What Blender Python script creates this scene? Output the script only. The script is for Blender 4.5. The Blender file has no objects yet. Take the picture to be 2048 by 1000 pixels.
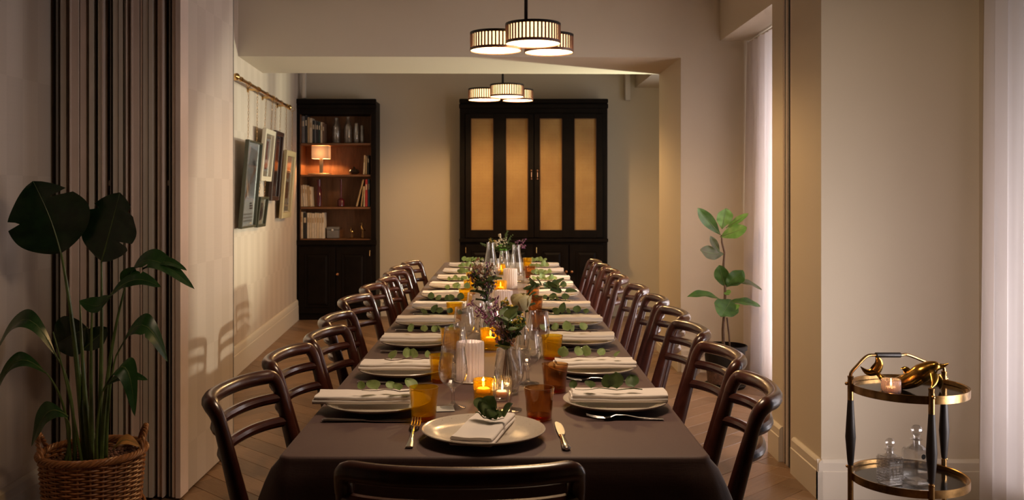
import bpy, bmesh, math, random
from mathutils import Vector, Matrix, Quaternion
R = random.Random(7)
PI = math.pi
S = bpy.context.scene
COL = S.collection

# ------------------------------------------------------------------ camera
F = 1900.0; CX = 1006.0; CY = 388.0; CH = 1.31      # focal length in pixels, vanishing point, eye height
cam = bpy.data.cameras.new('camera'); co = bpy.data.objects.new('camera', cam); COL.objects.link(co)
co.location = (0, 0, CH); co.rotation_euler = (PI/2, 0, 0)
cam.sensor_width = 36; cam.lens = F/2048*36
cam.shift_x = (1024-CX)/2048; cam.shift_y = -(500-CY)/2048
cam.clip_start = .05
cam.dof.use_dof = True; cam.dof.focus_distance = 2.75; cam.dof.aperture_fstop = 10.0
S.camera = co
# ------------------------------------------------------------------ world and lights
w = bpy.data.worlds.new('world'); S.world = w; w.use_nodes = True
w.node_tree.nodes['Background'].inputs[0].default_value = (.55, .62, .8, 1)
w.node_tree.nodes['Background'].inputs[1].default_value = .12
S.view_settings.view_transform = 'Standard'; S.view_settings.look = 'None'
S.view_settings.exposure = 0.0; S.view_settings.gamma = 1; S.view_settings.use_curve_mapping = False
S.cycles.max_bounces = 10; S.cycles.transparent_max_bounces = 28; S.cycles.glossy_bounces = 4
S.cycles.transmission_bounces = 8; S.cycles.diffuse_bounces = 4
S.cycles.use_denoising = True; S.cycles.sample_clamp_indirect = 4.0
S.cycles.caustics_reflective = False; S.cycles.caustics_refractive = False

def area(name, loc, size, power, color, rot, spread=PI):
    l = bpy.data.lights.new(name, 'AREA'); l.shape = 'RECTANGLE'; l.size, l.size_y = size
    l.energy = power; l.color = color; l.spread = spread
    o = bpy.data.objects.new(name, l); COL.objects.link(o); o.location = loc; o.rotation_euler = rot
    return o
def point(name, loc, r, power, color):
    l = bpy.data.lights.new(name, 'POINT'); l.shadow_soft_size = r; l.energy = power; l.color = color
    o = bpy.data.objects.new(name, l); COL.objects.link(o); o.location = loc
    return o
# low strong light standing outside the alcove window
def spot(name, loc, aim, power, color, cone, blend=.5, r=.04):
    l = bpy.data.lights.new(name, 'SPOT'); l.energy = power; l.color = color; l.shadow_soft_size = r
    l.spot_size = math.radians(cone); l.spot_blend = blend
    o = bpy.data.objects.new(name, l); COL.objects.link(o); o.location = loc
    o.rotation_euler = (Vector(aim)-Vector(loc)).to_track_quat('-Z', 'Y').to_euler(); return o
spot('window_key_light', (2.75, 5.15, 1.75), (-1.8, 5.85, .55), 280, (1.0, .93, .74), 52, .3)
spot('far_window_key_light', (2.55, 8.75, 1.0), (-.9, 7.5, 2.25), 620, (.98, .95, .68), 62, .6)
# soft daylight at the three windows (facing -x)
area('daylight_alcove', (2.45, 5.45, 1.0), (1.5, 1.1), 55, (1.0, .88, .82), (0, PI/2, math.radians(-58)), math.radians(85))
area('daylight_alcove_soft', (2.4, 5.8, 1.1), (2.0, 1.9), 62, (1.0, .91, .93), (0, PI/2, 0))
area('daylight_curtain', (2.6, 3.62, 1.0), (1.5, .6), 7, (1.0, .90, .92), (0, PI/2, 0))
area('daylight_near', (2.6, 2.75, .7), (.9, 1.1), 22, (1.0, .88, .86), (0, PI/2, math.radians(-50)), math.radians(100))
area('daylight_far', (2.2, 8.6, 1.35), (2.0, 1.0), 18, (.90, .93, 1.0), (0, PI/2, 0))
# light of the pendants (below their diffusers) and two added fill lights above the frame
WARM = (1.0, .60, .25)
spot('pendant_light', (.164, 5.19, 2.12), (.164, 5.19, 0), 46, WARM, 165, .35, .04)
spot('pendant_light_far', (.035, 8.64, 2.16), (.035, 8.64, 0), 82, WARM, 165, .35, .04)
area('fill_near_table', (.25, 2.6, 2.13), (.45, .45), 17, (1.0, .72, .48), (0, 0, 0))  # added warm fill over the near end, no lamp hangs here
spot('fill_cart_wall', (1.25, 2.35, 2.9), (1.8, 4.09, .8), 30, (1.0, .72, .45), 80, .8, .05)  # added fill that brightens the wall behind the cart, no known fixture

# ------------------------------------------------------------------ materials
MATS = {}
def newmat(name):
    m = bpy.data.materials.new(name); m.use_nodes = True
    nt = m.node_tree; nt.nodes.clear()
    out = nt.nodes.new('ShaderNodeOutputMaterial')
    MATS[name] = m
    return m, nt, out
def pr(nt, base=(.5,.5,.5), rough=.5, metal=0, **kw):
    b = nt.nodes.new('ShaderNodeBsdfPrincipled')
    b.inputs['Base Color'].default_value = (*base, 1); b.inputs['Roughness'].default_value = rough
    b.inputs['Metallic'].default_value = metal
    for k, v in kw.items():
        b.inputs[k.replace('_', ' ')].default_value = v
    return b
def noise(nt, scale, detail=3, rough=.5, vec=None, dist=0):
    n = nt.nodes.new('ShaderNodeTexNoise'); n.inputs['Scale'].default_value = scale
    n.inputs['Detail'].default_value = detail; n.inputs['Roughness'].default_value = rough
    n.inputs['Distortion'].default_value = dist
    if vec: nt.links.new(vec, n.inputs['Vector'])
    return n
def objco(nt, scale=(1,1,1), rot=(0,0,0), rnd=False):
    tc = nt.nodes.new('ShaderNodeTexCoord'); mp = nt.nodes.new('ShaderNodeMapping')
    mp.inputs['Scale'].default_value = scale; mp.inputs['Rotation'].default_value = rot
    nt.links.new(tc.outputs['Object'], mp.inputs['Vector'])
    if rnd:
        oi = nt.nodes.new('ShaderNodeObjectInfo')
        ml = nt.nodes.new('ShaderNodeMath'); ml.operation = 'MULTIPLY'; ml.inputs[1].default_value = 37
        nt.links.new(oi.outputs['Random'], ml.inputs[0])
        nt.links.new(ml.outputs[0], mp.inputs['Location'])
    return mp.outputs['Vector']
def ramp(nt, fac, stops):
    r = nt.nodes.new('ShaderNodeValToRGB'); e = r.color_ramp.elements
    e[0].position, e[0].color = stops[0][0], (*stops[0][1], 1)
    e[1].position, e[1].color = stops[-1][0], (*stops[-1][1], 1)
    for p, c in stops[1:-1]:
        x = e.new(p); x.color = (*c, 1)
    nt.links.new(fac, r.inputs[0]); return r
def bump(nt, h, strength, dist, b):
    n = nt.nodes.new('ShaderNodeBump'); n.inputs['Strength'].default_value = strength
    n.inputs['Distance'].default_value = dist
    nt.links.new(h, n.inputs['Height']); nt.links.new(n.outputs[0], b.inputs['Normal'])
def done(nt, out, b): nt.links.new(b.outputs[0], out.inputs['Surface'])

def simple(name, base, rough=.5, metal=0, nscale=None, namt=.15, bscale=None, bstr=.2, bdist=.002, **kw):
    m, nt, out = newmat(name)
    b = pr(nt, base, rough, metal, **kw)
    if nscale:
        v = objco(nt, rnd=True)
        n = noise(nt, nscale, 4, .6, v)
        lo = tuple(c*(1-namt) for c in base); hi = tuple(min(1, c*(1+namt)) for c in base)
        r = ramp(nt, n.outputs['Fac'], [(.3, lo), (.7, hi)])
        nt.links.new(r.outputs[0], b.inputs['Base Color'])
    if bscale:
        n2 = noise(nt, bscale, 3, .5, objco(nt))
        bump(nt, n2.outputs['Fac'], bstr, bdist, b)
    done(nt, out, b); return m

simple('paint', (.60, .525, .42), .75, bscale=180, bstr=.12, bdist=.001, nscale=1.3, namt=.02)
simple('low_bounce_dark', (.05, .035, .028), .6)  # for the unseen wall behind the camera, darkened to cut bounced light
simple('trim_paint', (.62, .56, .48), .5, bscale=60, bstr=.05)
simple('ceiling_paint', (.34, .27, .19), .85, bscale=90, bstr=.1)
simple('black_wood', (.006, .0035, .0025), .5, nscale=8, namt=.4, bscale=90, bstr=.1, Specular_IOR_Level=.1)
simple('shelf_wood_edge', (.16, .065, .025), .45, nscale=12, namt=.2)
simple('soil', (.09, .045, .03), .95, nscale=60, namt=.5)
simple('pebble', (.20, .095, .065), .8, nscale=30, namt=.4)
simple('steel', (.62, .60, .57), .22, 1.0)
simple('brass', (.62, .40, .16), .22, 1.0, nscale=14, namt=.25)
simple('aged_brass', (.42, .25, .10), .27, 1.0, nscale=25, namt=.45)
simple('gold_statue', (.55, .29, .06), .2, 1.0, nscale=18, namt=.3)
simple('copper', (.6, .28, .14), .3, 1.0)
simple('bronze_frame', (.10, .045, .022), .4, .4)
simple('black_lacquer', (.006, .005, .004), .12, Specular_IOR_Level=.35)
simple('ebony', (.014, .009, .007), .45, nscale=20, namt=.3)
simple('seal_and_gap_black', (.006, .005, .005), .7)
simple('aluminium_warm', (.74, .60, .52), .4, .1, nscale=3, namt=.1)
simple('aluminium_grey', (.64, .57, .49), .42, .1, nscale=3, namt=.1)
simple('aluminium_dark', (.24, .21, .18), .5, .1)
simple('black_pot', (.010, .008, .007), .5, nscale=14, namt=.3, Specular_IOR_Level=.2)
simple('bark', (.085, .05, .03), .85, nscale=60, namt=.4, bscale=140, bstr=.6)
simple('rush', (.62, .55, .43), .8, nscale=90, namt=.12, bscale=250, bstr=.6)
simple('page', (.60, .50, .38), .8)
simple('wax', (.85, .76, .62), .5, Subsurface_Weight=.3)
simple('wick', (.02,.015,.01), .9)
simple('art_paper', (.66, .67, .66), .7); simple('art_cream', (.62, .54, .40), .7)
simple('art_orange', (.55, .25, .12), .7); simple('art_dark', (.06, .05, .06), .7)
simple('art_yellow', (.60, .38, .06), .7); simple('art_blue', (.56, .61, .68), .7)
simple('art_red', (.38, .07, .05), .7); simple('art_grey', (.32, .32, .31), .7)
simple('frame_green_black', (.05, .05, .03), .3); simple('frame_white', (.58, .52, .40), .5)
simple('frame_gold', (.52, .43, .25), .45, .2); simple('frame_brown', (.045, .02, .014), .3)
simple('lamp_brass_base', (.42, .33, .2), .3, .7)
simple('purple_glass', (.09, .012, .02), .1); simple('dark_glass', (.02, .012, .008), .08)
simple('petal_cream', (.55, .47, .24), .6, nscale=30, namt=.2)
simple('petal_purple', (.26, .09, .20), .6, nscale=60, namt=.4)
simple('petal_dark', (.08, .03, .05), .65, nscale=60, namt=.4)
simple('petal_white', (.62, .55, .40), .6, nscale=60, namt=.2)
simple('petal_yellow', (.50, .34, .03), .6, nscale=60, namt=.3)
simple('bud_brown', (.26, .12, .06), .7, nscale=60, namt=.4)
simple('stem_green', (.075, .12, .03), .5, nscale=30, namt=.3)
simple('stem_brown', (.12, .06, .035), .6, nscale=30, namt=.3)
simple('stalk', (.085, .13, .035), .4, nscale=18, namt=.3)
simple('dry_leaf', (.42, .20, .05), .7, nscale=20, namt=.3)
BOOKS = {'tan': (.40,.27,.14), 'cream': (.58,.47,.33), 'dark': (.02,.018,.018), 'grey': (.16,.15,.15), 'brown': (.13,.07,.04),
         'red': (.42,.03,.03), 'blue': (.03,.10,.16), 'green': (.03,.05,.04), 'white': (.62,.53,.42)}
for k, c in BOOKS.items(): simple('book_'+k, c, .6, nscale=20, namt=.12)

def leafmat(name, c1, c2, rough=.35, trans=.25):
    m, nt, out = newmat(name)
    v = objco(nt, rnd=True)
    n = noise(nt, 22, 4, .6, v)
    r = ramp(nt, n.outputs['Fac'], [(.3, c1), (.7, c2)])
    b = pr(nt, c1, rough); nt.links.new(r.outputs[0], b.inputs['Base Color'])
    t = nt.nodes.new('ShaderNodeBsdfTranslucent'); nt.links.new(r.outputs[0], t.inputs['Color'])
    mx = nt.nodes.new('ShaderNodeMixShader'); mx.inputs[0].default_value = trans
    nt.links.new(b.outputs[0], mx.inputs[1]); nt.links.new(t.outputs[0], mx.inputs[2])
    done(nt, out, mx); return m
leafmat('leaf_dark', (.005, .016, .007), (.012, .034, .012), .28, .1)
leafmat('leaf_palm', (.014, .048, .012), (.028, .085, .02), .3, .2)
leafmat('leaf_fig', (.02, .065, .012), (.06, .14, .022), .42, .25)
leafmat('leaf_fig_dark', (.045, .040, .012), (.05, .075, .018), .35, .15)
leafmat('leaf_fig_light', (.10, .24, .04), (.18, .36, .07), .35, .35)
leafmat('leaf_euca', (.19, .29, .09), (.34, .44, .18), .55, .3)
leafmat('leaf_euca_dark', (.06, .10, .03), (.12, .18, .06), .5, .25)
leafmat('leaf_bright', (.10, .36, .03), (.22, .55, .08), .5, .4)

# wallpaper: weave with large pale checks
def wallpaper():
    m, nt, out = newmat('wallpaper')
    tc = nt.nodes.new('ShaderNodeTexCoord'); sp = nt.nodes.new('ShaderNodeSeparateXYZ')
    nt.links.new(tc.outputs['Object'], sp.inputs[0])
    cb = nt.nodes.new('ShaderNodeCombineXYZ'); 
    def mul(sock, k, off=0):
        a = nt.nodes.new('ShaderNodeMath'); a.operation = 'MULTIPLY_ADD'; a.inputs[1].default_value = k; a.inputs[2].default_value = off
        nt.links.new(sock, a.inputs[0]); return a.outputs[0]
    nt.links.new(mul(sp.outputs['Y'], 1/.125, .3), cb.inputs[0]); nt.links.new(mul(sp.outputs['Z'], 1/.39, .45), cb.inputs[1])
    cb.inputs[2].default_value = .5
    ck = nt.nodes.new('ShaderNodeTexChecker'); ck.inputs['Scale'].default_value = 1
    ck.inputs['Color1'].default_value = (.56, .475, .395, 1); ck.inputs['Color2'].default_value = (.52, .437, .36, 1)
    nt.links.new(cb.outputs[0], ck.inputs['Vector'])
    # fine vertical slubs
    v = objco(nt, (60, 60, 3)); n = noise(nt, 3, 4, .7, v)
    v2 = objco(nt, (3, 3, 160)); n2 = noise(nt, 2, 3, .6, v2)
    ad = nt.nodes.new('ShaderNodeMath'); ad.operation = 'ADD'; nt.links.new(n.outputs['Fac'], ad.inputs[0]); nt.links.new(n2.outputs['Fac'], ad.inputs[1])
    r = ramp(nt, ad.outputs[0], [(.0, (.86,.86,.86)), (1, (1.0,1.0,1.0))])
    mx = nt.nodes.new('ShaderNodeMix'); mx.data_type = 'RGBA'; mx.blend_type = 'MULTIPLY'; mx.inputs[0].default_value = 1
    nt.links.new(ck.outputs['Color'], mx.inputs[6]); nt.links.new(r.outputs[0], mx.inputs[7])
    b = pr(nt, (.5,.45,.4), .62); nt.links.new(mx.outputs[2], b.inputs['Base Color'])
    bump(nt, ad.outputs[0], .25, .001, b); done(nt, out, b)
wallpaper()

def wood(name, c1, c2, rough, scale=(1, 9, 9), coat=0, rnd_val=.0, axis_noise=3.2):
    m, nt, out = newmat(name)
    v = objco(nt, scale, rnd=True)
    n = noise(nt, axis_noise, 5, .65, v, 1.2)
    r = ramp(nt, n.outputs['Fac'], [(.3, c1), (.7, c2)])
    b = pr(nt, c1, rough, Coat_Weight=coat, Coat_Roughness=.15)
    last = r.outputs[0]
    if rnd_val:
        oi = nt.nodes.new('ShaderNodeObjectInfo')
        hv = nt.nodes.new('ShaderNodeHueSaturation')
        mr = nt.nodes.new('ShaderNodeMapRange'); mr.inputs[3].default_value = 1-rnd_val; mr.inputs[4].default_value = 1+rnd_val
        nt.links.new(oi.outputs['Random'], mr.inputs[0]); nt.links.new(mr.outputs[0], hv.inputs['Value'])
        nt.links.new(last, hv.inputs['Color']); last = hv.outputs[0]
    nt.links.new(last, b.inputs['Base Color'])
    bump(nt, n.outputs['Fac'], .15, .001, b)
    done(nt, out, b)
wood('oak_floor', (.175, .098, .056), (.25, .152, .088), .42, (2, 26, 26), 0, .22)
wood('floor_base', (.05, .028, .018), (.06, .035, .02), .6)
wood('mahogany', (.032, .0075, .0045), (.070, .017, .009), .3, (6, 6, 3), .5, .12)
wood('shelf_wood', (.13, .05, .018), (.24, .10, .038), .5, (10, 10, 1.3), 0)

def cloth():
    m, nt, out = newmat('tablecloth_linen')
    v = objco(nt, (900, 60, 60)); n = noise(nt, 1, 2, .5, v)
    v2 = objco(nt, (60, 900, 60)); n2 = noise(nt, 1, 2, .5, v2)
    ad = nt.nodes.new('ShaderNodeMath'); ad.operation = 'ADD'; nt.links.new(n.outputs['Fac'], ad.inputs[0]); nt.links.new(n2.outputs['Fac'], ad.inputs[1])
    r = ramp(nt, ad.outputs[0], [(.6, (.068, .033, .029)), (1.0, (.092, .047, .042))])
    b = pr(nt, (.12,.09,.08), .62, Sheen_Weight=.12, Sheen_Roughness=.4, Specular_IOR_Level=.5)
    nt.links.new(r.outputs[0], b.inputs['Base Color']); bump(nt, ad.outputs[0], .2, .0006, b)
    done(nt, out, b)
cloth()
simple('napkin_linen', (.80, .74, .70), .8, bscale=500, bstr=.25, bdist=.0008, Sheen_Weight=.2)
def ceramic():
    m, nt, out = newmat('glazed_ceramic')
    n = noise(nt, 260, 2, .5, objco(nt, rnd=True)); r = ramp(nt, n.outputs['Fac'], [(.28, (.35,.28,.2)), (.36, (.56,.49,.41))])
    b = pr(nt, (.6,.55,.48), .16); nt.links.new(r.outputs[0], b.inputs['Base Color'])
    n2 = noise(nt, 40, 2, .5, objco(nt, rnd=True)); bump(nt, n2.outputs['Fac'], .15, .0015, b)
    done(nt, out, b)
ceramic()

def thin_glass(name, face, edge, rough=.02, body=0, bodycol=None, ior=1.45):
    m, nt, out = newmat(name)
    lw = nt.nodes.new('ShaderNodeLayerWeight'); lw.inputs['Blend'].default_value = .35
    r = ramp(nt, lw.outputs['Facing'], [(0, face), (.5, face), (.8, tuple((f+e)/2 for f, e in zip(face, edge))), (1, edge)])
    t = nt.nodes.new('ShaderNodeBsdfTransparent'); nt.links.new(r.outputs[0], t.inputs['Color'])
    g = nt.nodes.new('ShaderNodeBsdfGlossy'); g.inputs['Roughness'].default_value = rough
    g.inputs['Color'].default_value = (.95, .95, .95, 1)
    l2 = nt.nodes.new('ShaderNodeLayerWeight'); l2.inputs['Blend'].default_value = .5
    pw = nt.nodes.new('ShaderNodeMath'); pw.operation = 'POWER'; pw.inputs[1].default_value = 3
    nt.links.new(l2.outputs['Facing'], pw.inputs[0])
    f0 = ((ior-1)/(ior+1))**2
    fr = nt.nodes.new('ShaderNodeMath'); fr.operation = 'MULTIPLY_ADD'; fr.inputs[1].default_value = .9; fr.inputs[2].default_value = f0
    nt.links.new(pw.outputs[0], fr.inputs[0])
    sh = t
    if body:
        d = nt.nodes.new('ShaderNodeBsdfTranslucent'); d.inputs['Color'].default_value = (*bodycol, 1)
        d2 = nt.nodes.new('ShaderNodeBsdfDiffuse'); d2.inputs['Color'].default_value = (*bodycol, 1)
        md = nt.nodes.new('ShaderNodeMixShader'); md.inputs[0].default_value = .5
        nt.links.new(d.outputs[0], md.inputs[1]); nt.links.new(d2.outputs[0], md.inputs[2])
        mb = nt.nodes.new('ShaderNodeMixShader'); mb.inputs[0].default_value = body
        nt.links.new(t.outputs[0], mb.inputs[1]); nt.links.new(md.outputs[0], mb.inputs[2]); sh = mb
    mx = nt.nodes.new('ShaderNodeMixShader')
    nt.links.new(fr.outputs[0], mx.inputs[0]); nt.links.new(sh.outputs[0], mx.inputs[1]); nt.links.new(g.outputs[0], mx.inputs[2])
    done(nt, out, mx); return m
thin_glass('clear_glass', (.985, .985, .985), (.42, .43, .45), .01, .012, (.9,.9,.9), 1.7)
thin_glass('window_glass', (.96, .97, .97), (.8, .85, .85))
thin_glass('cut_glass', (.90, .89, .88), (.40, .40, .40), .04, .07, (.75, .68, .64), 1.9)
thin_glass('amber_glass', (1.0, .86, .26), (.70, .36, .02), .02, .18, (.95, .60, .02))
thin_glass('amber_base', (.85, .22, .03), (.5, .08, .01), .02, .12, (.6, .08, .01))
thin_glass('brown_glass', (.86, .66, .42), (.36, .17, .06), .02, .08, (.36, .18, .05))
thin_glass('grey_ribbed_glass', (.66, .58, .62), (.3, .26, .3), .05, .30, (.6, .5, .52))
thin_glass('white_ribbed_glass', (.85, .82, .82), (.6, .58, .6), .12, .95, (.94, .88, .88))
thin_glass('picture_glass', (.97, .97, .97), (.9, .9, .9), .01, 0, None, 1.5)

def solid_glass(name, col, rough=0):
    m, nt, out = newmat(name)
    b = pr(nt, col, rough, Transmission_Weight=1.0, IOR=1.48)
    t = nt.nodes.new('ShaderNodeBsdfTransparent'); t.inputs[0].default_value = (.93, .93, .93, 1)
    mx = nt.nodes.new('ShaderNodeMixShader'); mx.inputs[0].default_value = .55
    nt.links.new(b.outputs[0], mx.inputs[1]); nt.links.new(t.outputs[0], mx.inputs[2]); done(nt, out, mx)
solid_glass('solid_glass', (1, 1, 1)); solid_glass('crystal', (.97, .96, .95), .02)
def emit(name, col, st, sheen=None):
    m, nt, out = newmat(name); e = nt.nodes.new('ShaderNodeEmission')
    e.inputs[0].default_value = (*col, 1); e.inputs[1].default_value = st; done(nt, out, e)
emit('lamp_diffuser', (1.0, .58, .24), 22)
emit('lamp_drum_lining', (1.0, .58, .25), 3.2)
emit('flame', (1.0, .55, .16), 40)
emit('wax_glow', (1.0, .62, .22), 5)  # candle glow put into the wax as emission
def fabric_trans(name, col, t):
    m, nt, out = newmat(name)
    d = pr(nt, col, .8)
    v = objco(nt, (150, 150, 4)); n = noise(nt, 2, 3, .6, v)
    tr = nt.nodes.new('ShaderNodeBsdfTranslucent'); tr.inputs[0].default_value = (*col, 1)
    mx = nt.nodes.new('ShaderNodeMixShader'); mx.inputs[0].default_value = t
    nt.links.new(d.outputs[0], mx.inputs[1]); nt.links.new(tr.outputs[0], mx.inputs[2])
    bump(nt, n.outputs['Fac'], .2, .001, d)
    done(nt, out, mx)
fabric_trans('sheer_curtain', (.82, .77, .76), .5)
fabric_trans('shade_fabric', (.42, .34, .29), .05)
def cane():
    m, nt, out = newmat('cane_webbing')
    tc = nt.nodes.new('ShaderNodeTexCoord'); sp = nt.nodes.new('ShaderNodeSeparateXYZ'); nt.links.new(tc.outputs['Object'], sp.inputs[0])
    def wv(s):
        a = nt.nodes.new('ShaderNodeMath'); a.operation = 'MULTIPLY'; a.inputs[1].default_value = 2*PI/.0155; nt.links.new(s, a.inputs[0])
        c = nt.nodes.new('ShaderNodeMath'); c.operation = 'SINE'; nt.links.new(a.outputs[0], c.inputs[0]); return c.outputs[0]
    mm = nt.nodes.new('ShaderNodeMath'); mm.operation = 'MINIMUM'; nt.links.new(wv(sp.outputs['X']), mm.inputs[0]); nt.links.new(wv(sp.outputs['Z']), mm.inputs[1])
    n = noise(nt, 5, 3, .5, objco(nt))
    r0 = ramp(nt, n.outputs['Fac'], [(.3, (.34, .185, .055)), (.7, (.42, .25, .08))])
    r = ramp(nt, mm.outputs[0], [(.1, (1,1,1)), (.5, (.35,.3,.25))])
    mx = nt.nodes.new('ShaderNodeMix'); mx.data_type = 'RGBA'; mx.blend_type = 'MULTIPLY'; mx.inputs[0].default_value = 1
    nt.links.new(r0.outputs[0], mx.inputs[6]); nt.links.new(r.outputs[0], mx.inputs[7])
    b = pr(nt, (.5,.3,.1), .6); nt.links.new(mx.outputs[2], b.inputs['Base Color'])
    bump(nt, mm.outputs[0], .2, .001, b); done(nt, out, b)
cane()
simple('wicker', (.30, .125, .045), .45, nscale=26, namt=.4)
simple('drum_slat', (.10, .035, .02), .5)
simple('dark_metal', (.02, .014, .011), .4, .5)

# ------------------------------------------------------------------ helpers
def P(px, py, D):
    return Vector(((px-CX)/F*D, D, CH-(py-CY)/F*D))
class MB:
    def __init__(s): s.v = []; s.f = []
    def add(s, vs, fs):
        k = len(s.v); s.v += [tuple(v) for v in vs]; s.f += [tuple(i+k for i in f) for f in fs]; return s
    def box(s, a, b, m=None):
        x0,y0,z0 = a; x1,y1,z1 = b
        vs = [Vector(p) for p in ((x0,y0,z0),(x1,y0,z0),(x1,y1,z0),(x0,y1,z0),(x0,y0,z1),(x1,y0,z1),(x1,y1,z1),(x0,y1,z1))]
        if m: vs = [m @ v for v in vs]
        return s.add(vs, [(3,2,1,0),(4,5,6,7),(0,1,5,4),(1,2,6,5),(2,3,7,6),(3,0,4,7)])
    def bbox(s, a, b, c=.004, m=None):
        """box with chamfered edges"""
        x0,y0,z0 = a; x1,y1,z1 = b; vs = []
        def ring(z, i):
            return [(x0+i,y0,z),(x1-i,y0,z),(x1,y0+i,z),(x1,y1-i,z),(x1-i,y1,z),(x0+i,y1,z),(x0,y1-i,z),(x0,y0+i,z)]
        def ring2(z): return [(x0+c,y0+c,z),(x1-c,y0+c,z),(x1-c,y0+c,z),(x1-c,y1-c,z),(x1-c,y1-c,z),(x0+c,y1-c,z),(x0+c,y1-c,z),(x0+c,y0+c,z)]
        rs = [ring2(z0), ring(z0+c, c), ring(z1-c, c), ring2(z1)]
        for r_ in rs: vs += r_
        fs = [tuple(reversed(range(8))), tuple(range(24, 32))]
        for k in range(3):
            for i in range(8):
                j = (i+1) % 8; fs.append((k*8+i, k*8+j, k*8+8+j, k*8+8+i))
        vs = [Vector(v) for v in vs]
        if m: vs = [m @ v for v in vs]
        return s.add(vs, fs)
    def lathe(s, prof, n=24, o=(0,0,0), closed=False, rad=None, m=None):
        vs = []; o = Vector(o)
        for r, z in prof:
            for i in range(n):
                a = 2*PI*i/n; k = rad(a, z) if rad else 1
                p = Vector((r*k*math.cos(a), r*k*math.sin(a), z))
                vs.append((m @ p if m else p)+o)
        fs = []
        L = len(prof)
        for k in range(L if closed else L-1):
            k2 = (k+1) % L
            for i in range(n):
                j = (i+1) % n; fs.append((k*n+i, k*n+j, k2*n+j, k2*n+i))
        if not closed:
            fs.append(tuple(reversed(range(n)))); fs.append(tuple(range((L-1)*n, L*n)))
        return s.add(vs, fs)
    def tube(s, pts, r, n=8, sq=1.0, up=None, cap=True):
        """swept tube; r number or list; sq = ratio of second axis"""
        pts = [Vector(p) for p in pts]; N = len(pts)
        rs = r if isinstance(r, (list, tuple)) else [r]*N
        vs = []; prev = None
        for k in range(N):
            t = (pts[min(k+1, N-1)]-pts[max(k-1, 0)]).normalized()
            if up is not None:
                u = (Vector(up)-t*Vector(up).dot(t)).normalized()
            elif prev is None:
                u = t.orthogonal().normalized()
            else:
                u = (prev-t*prev.dot(t)).normalized()
            prev = u; w_ = t.cross(u)
            rr = rs[k]; ra, rb = rr if isinstance(rr, tuple) else (rr, rr*sq)
            for i in range(n):
                a = 2*PI*i/n; vs.append(pts[k]+u*math.cos(a)*ra+w_*math.sin(a)*rb)
        fs = []
        for k in range(N-1):
            for i in range(n):
                j = (i+1) % n; fs.append((k*n+i, k*n+j, k*n+n+j, k*n+n+i))
        if cap: fs.append(tuple(reversed(range(n)))); fs.append(tuple(range((N-1)*n, N*n)))
        return s.add(vs, fs)
    def ell(s, c, r, n=8, m=6, rot=None):
        c = Vector(c); vs = [];
        if isinstance(r, (int, float)): r = (r, r, r)
        for k in range(1, m):
            t = PI*k/m
            for i in range(n):
                a = 2*PI*i/n; p = Vector((r[0]*math.sin(t)*math.cos(a), r[1]*math.sin(t)*math.sin(a), r[2]*math.cos(t)))
                vs.append((rot @ p if rot else p)+c)
        p = Vector((0,0,r[2])); q = -p
        vs.append((rot @ p if rot else p)+c); vs.append((rot @ q if rot else q)+c)
        fs = []
        for k in range(m-2):
            for i in range(n):
                j = (i+1) % n; fs.append((k*n+i, k*n+n+i, k*n+n+j, k*n+j))
        T = len(vs)-2
        for i in range(n):
            j = (i+1) % n; fs.append((T, i, j)); fs.append((T+1, (m-2)*n+j, (m-2)*n+i))
        return s.add(vs, fs)
    def grid(s, fn, nu, nv):
        vs = [fn(i/nu, j/nv) for j in range(nv+1) for i in range(nu+1)]
        fs = [(j*(nu+1)+i, j*(nu+1)+i+1, (j+1)*(nu+1)+i+1, (j+1)*(nu+1)+i) for j in range(nv) for i in range(nu)]
        return s.add(vs, fs)
    def mesh(s, name, mat, ang=35):
        me = bpy.data.meshes.new(name); me.from_pydata(s.v, [], s.f); me.validate()
        bm = bmesh.new(); bm.from_mesh(me); bmesh.ops.remove_doubles(bm, verts=bm.verts, dist=1e-6)
        bmesh.ops.recalc_face_normals(bm, faces=bm.faces); bm.to_mesh(me); bm.free()
        me.materials.append(MATS[mat])
        me.polygons.foreach_set('use_smooth', [True]*len(me.polygons))
        me.set_sharp_from_angle(angle=math.radians(ang))
        return me
    def build(s, name, mat, parent=None, label=None, cat=None, group=None, kind=None, ang=35):
        o = bpy.data.objects.new(name, s.mesh(name, mat, ang)); COL.objects.link(o)
        if parent: o.parent = parent
        return tag(o, label, cat, group, kind)
def tag(o, label=None, cat=None, group=None, kind=None):
    if label: o['label'] = label
    if cat: o['category'] = cat
    if group: o['group'] = group
    if kind: o['kind'] = kind
    return o
def empty(name, loc=(0,0,0), rz=0, label=None, cat=None, group=None):
    o = bpy.data.objects.new(name, None); COL.objects.link(o); o.location = loc; o.rotation_euler = (0,0,rz)
    o.empty_display_size = .05
    return tag(o, label, cat, group)
def inst(name, me, parent, loc=(0,0,0), rot=(0,0,0), sc=None, label=None):
    o = bpy.data.objects.new(name, me); COL.objects.link(o); o.parent = parent; o.location = loc; o.rotation_euler = rot
    if sc: o.scale = sc
    return tag(o, label)
def copy_tree(o, parent=None):
    kids = [c for c in KIDS(o)]
    c = o.copy(); COL.objects.link(c); c.parent = parent
    for ch in kids: copy_tree(ch, c)
    return c
def KIDS(o): return [x for x in bpy.data.objects if x.parent == o]
def place(proto, used, loc, rz, label, group=None):
    o = proto if not used[0] else copy_tree(proto)
    used[0] = True
    o.location = loc; o.rotation_euler = (o.rotation_euler[0], o.rotation_euler[1], rz); o['label'] = label
    if group: o['group'] = group
    return o
def struct(name, mb, mat, ang=35): return mb.build(name, mat, kind='structure', ang=ang)
def wallpart(name, mb, mat): return struct(name, mb, mat)

# ------------------------------------------------------------------ room shell
ZC = 2.95
def wx(D, off=0): return -1.475-.0679*D+off        # left wall line beyond the partition
BW = 10.2
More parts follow.
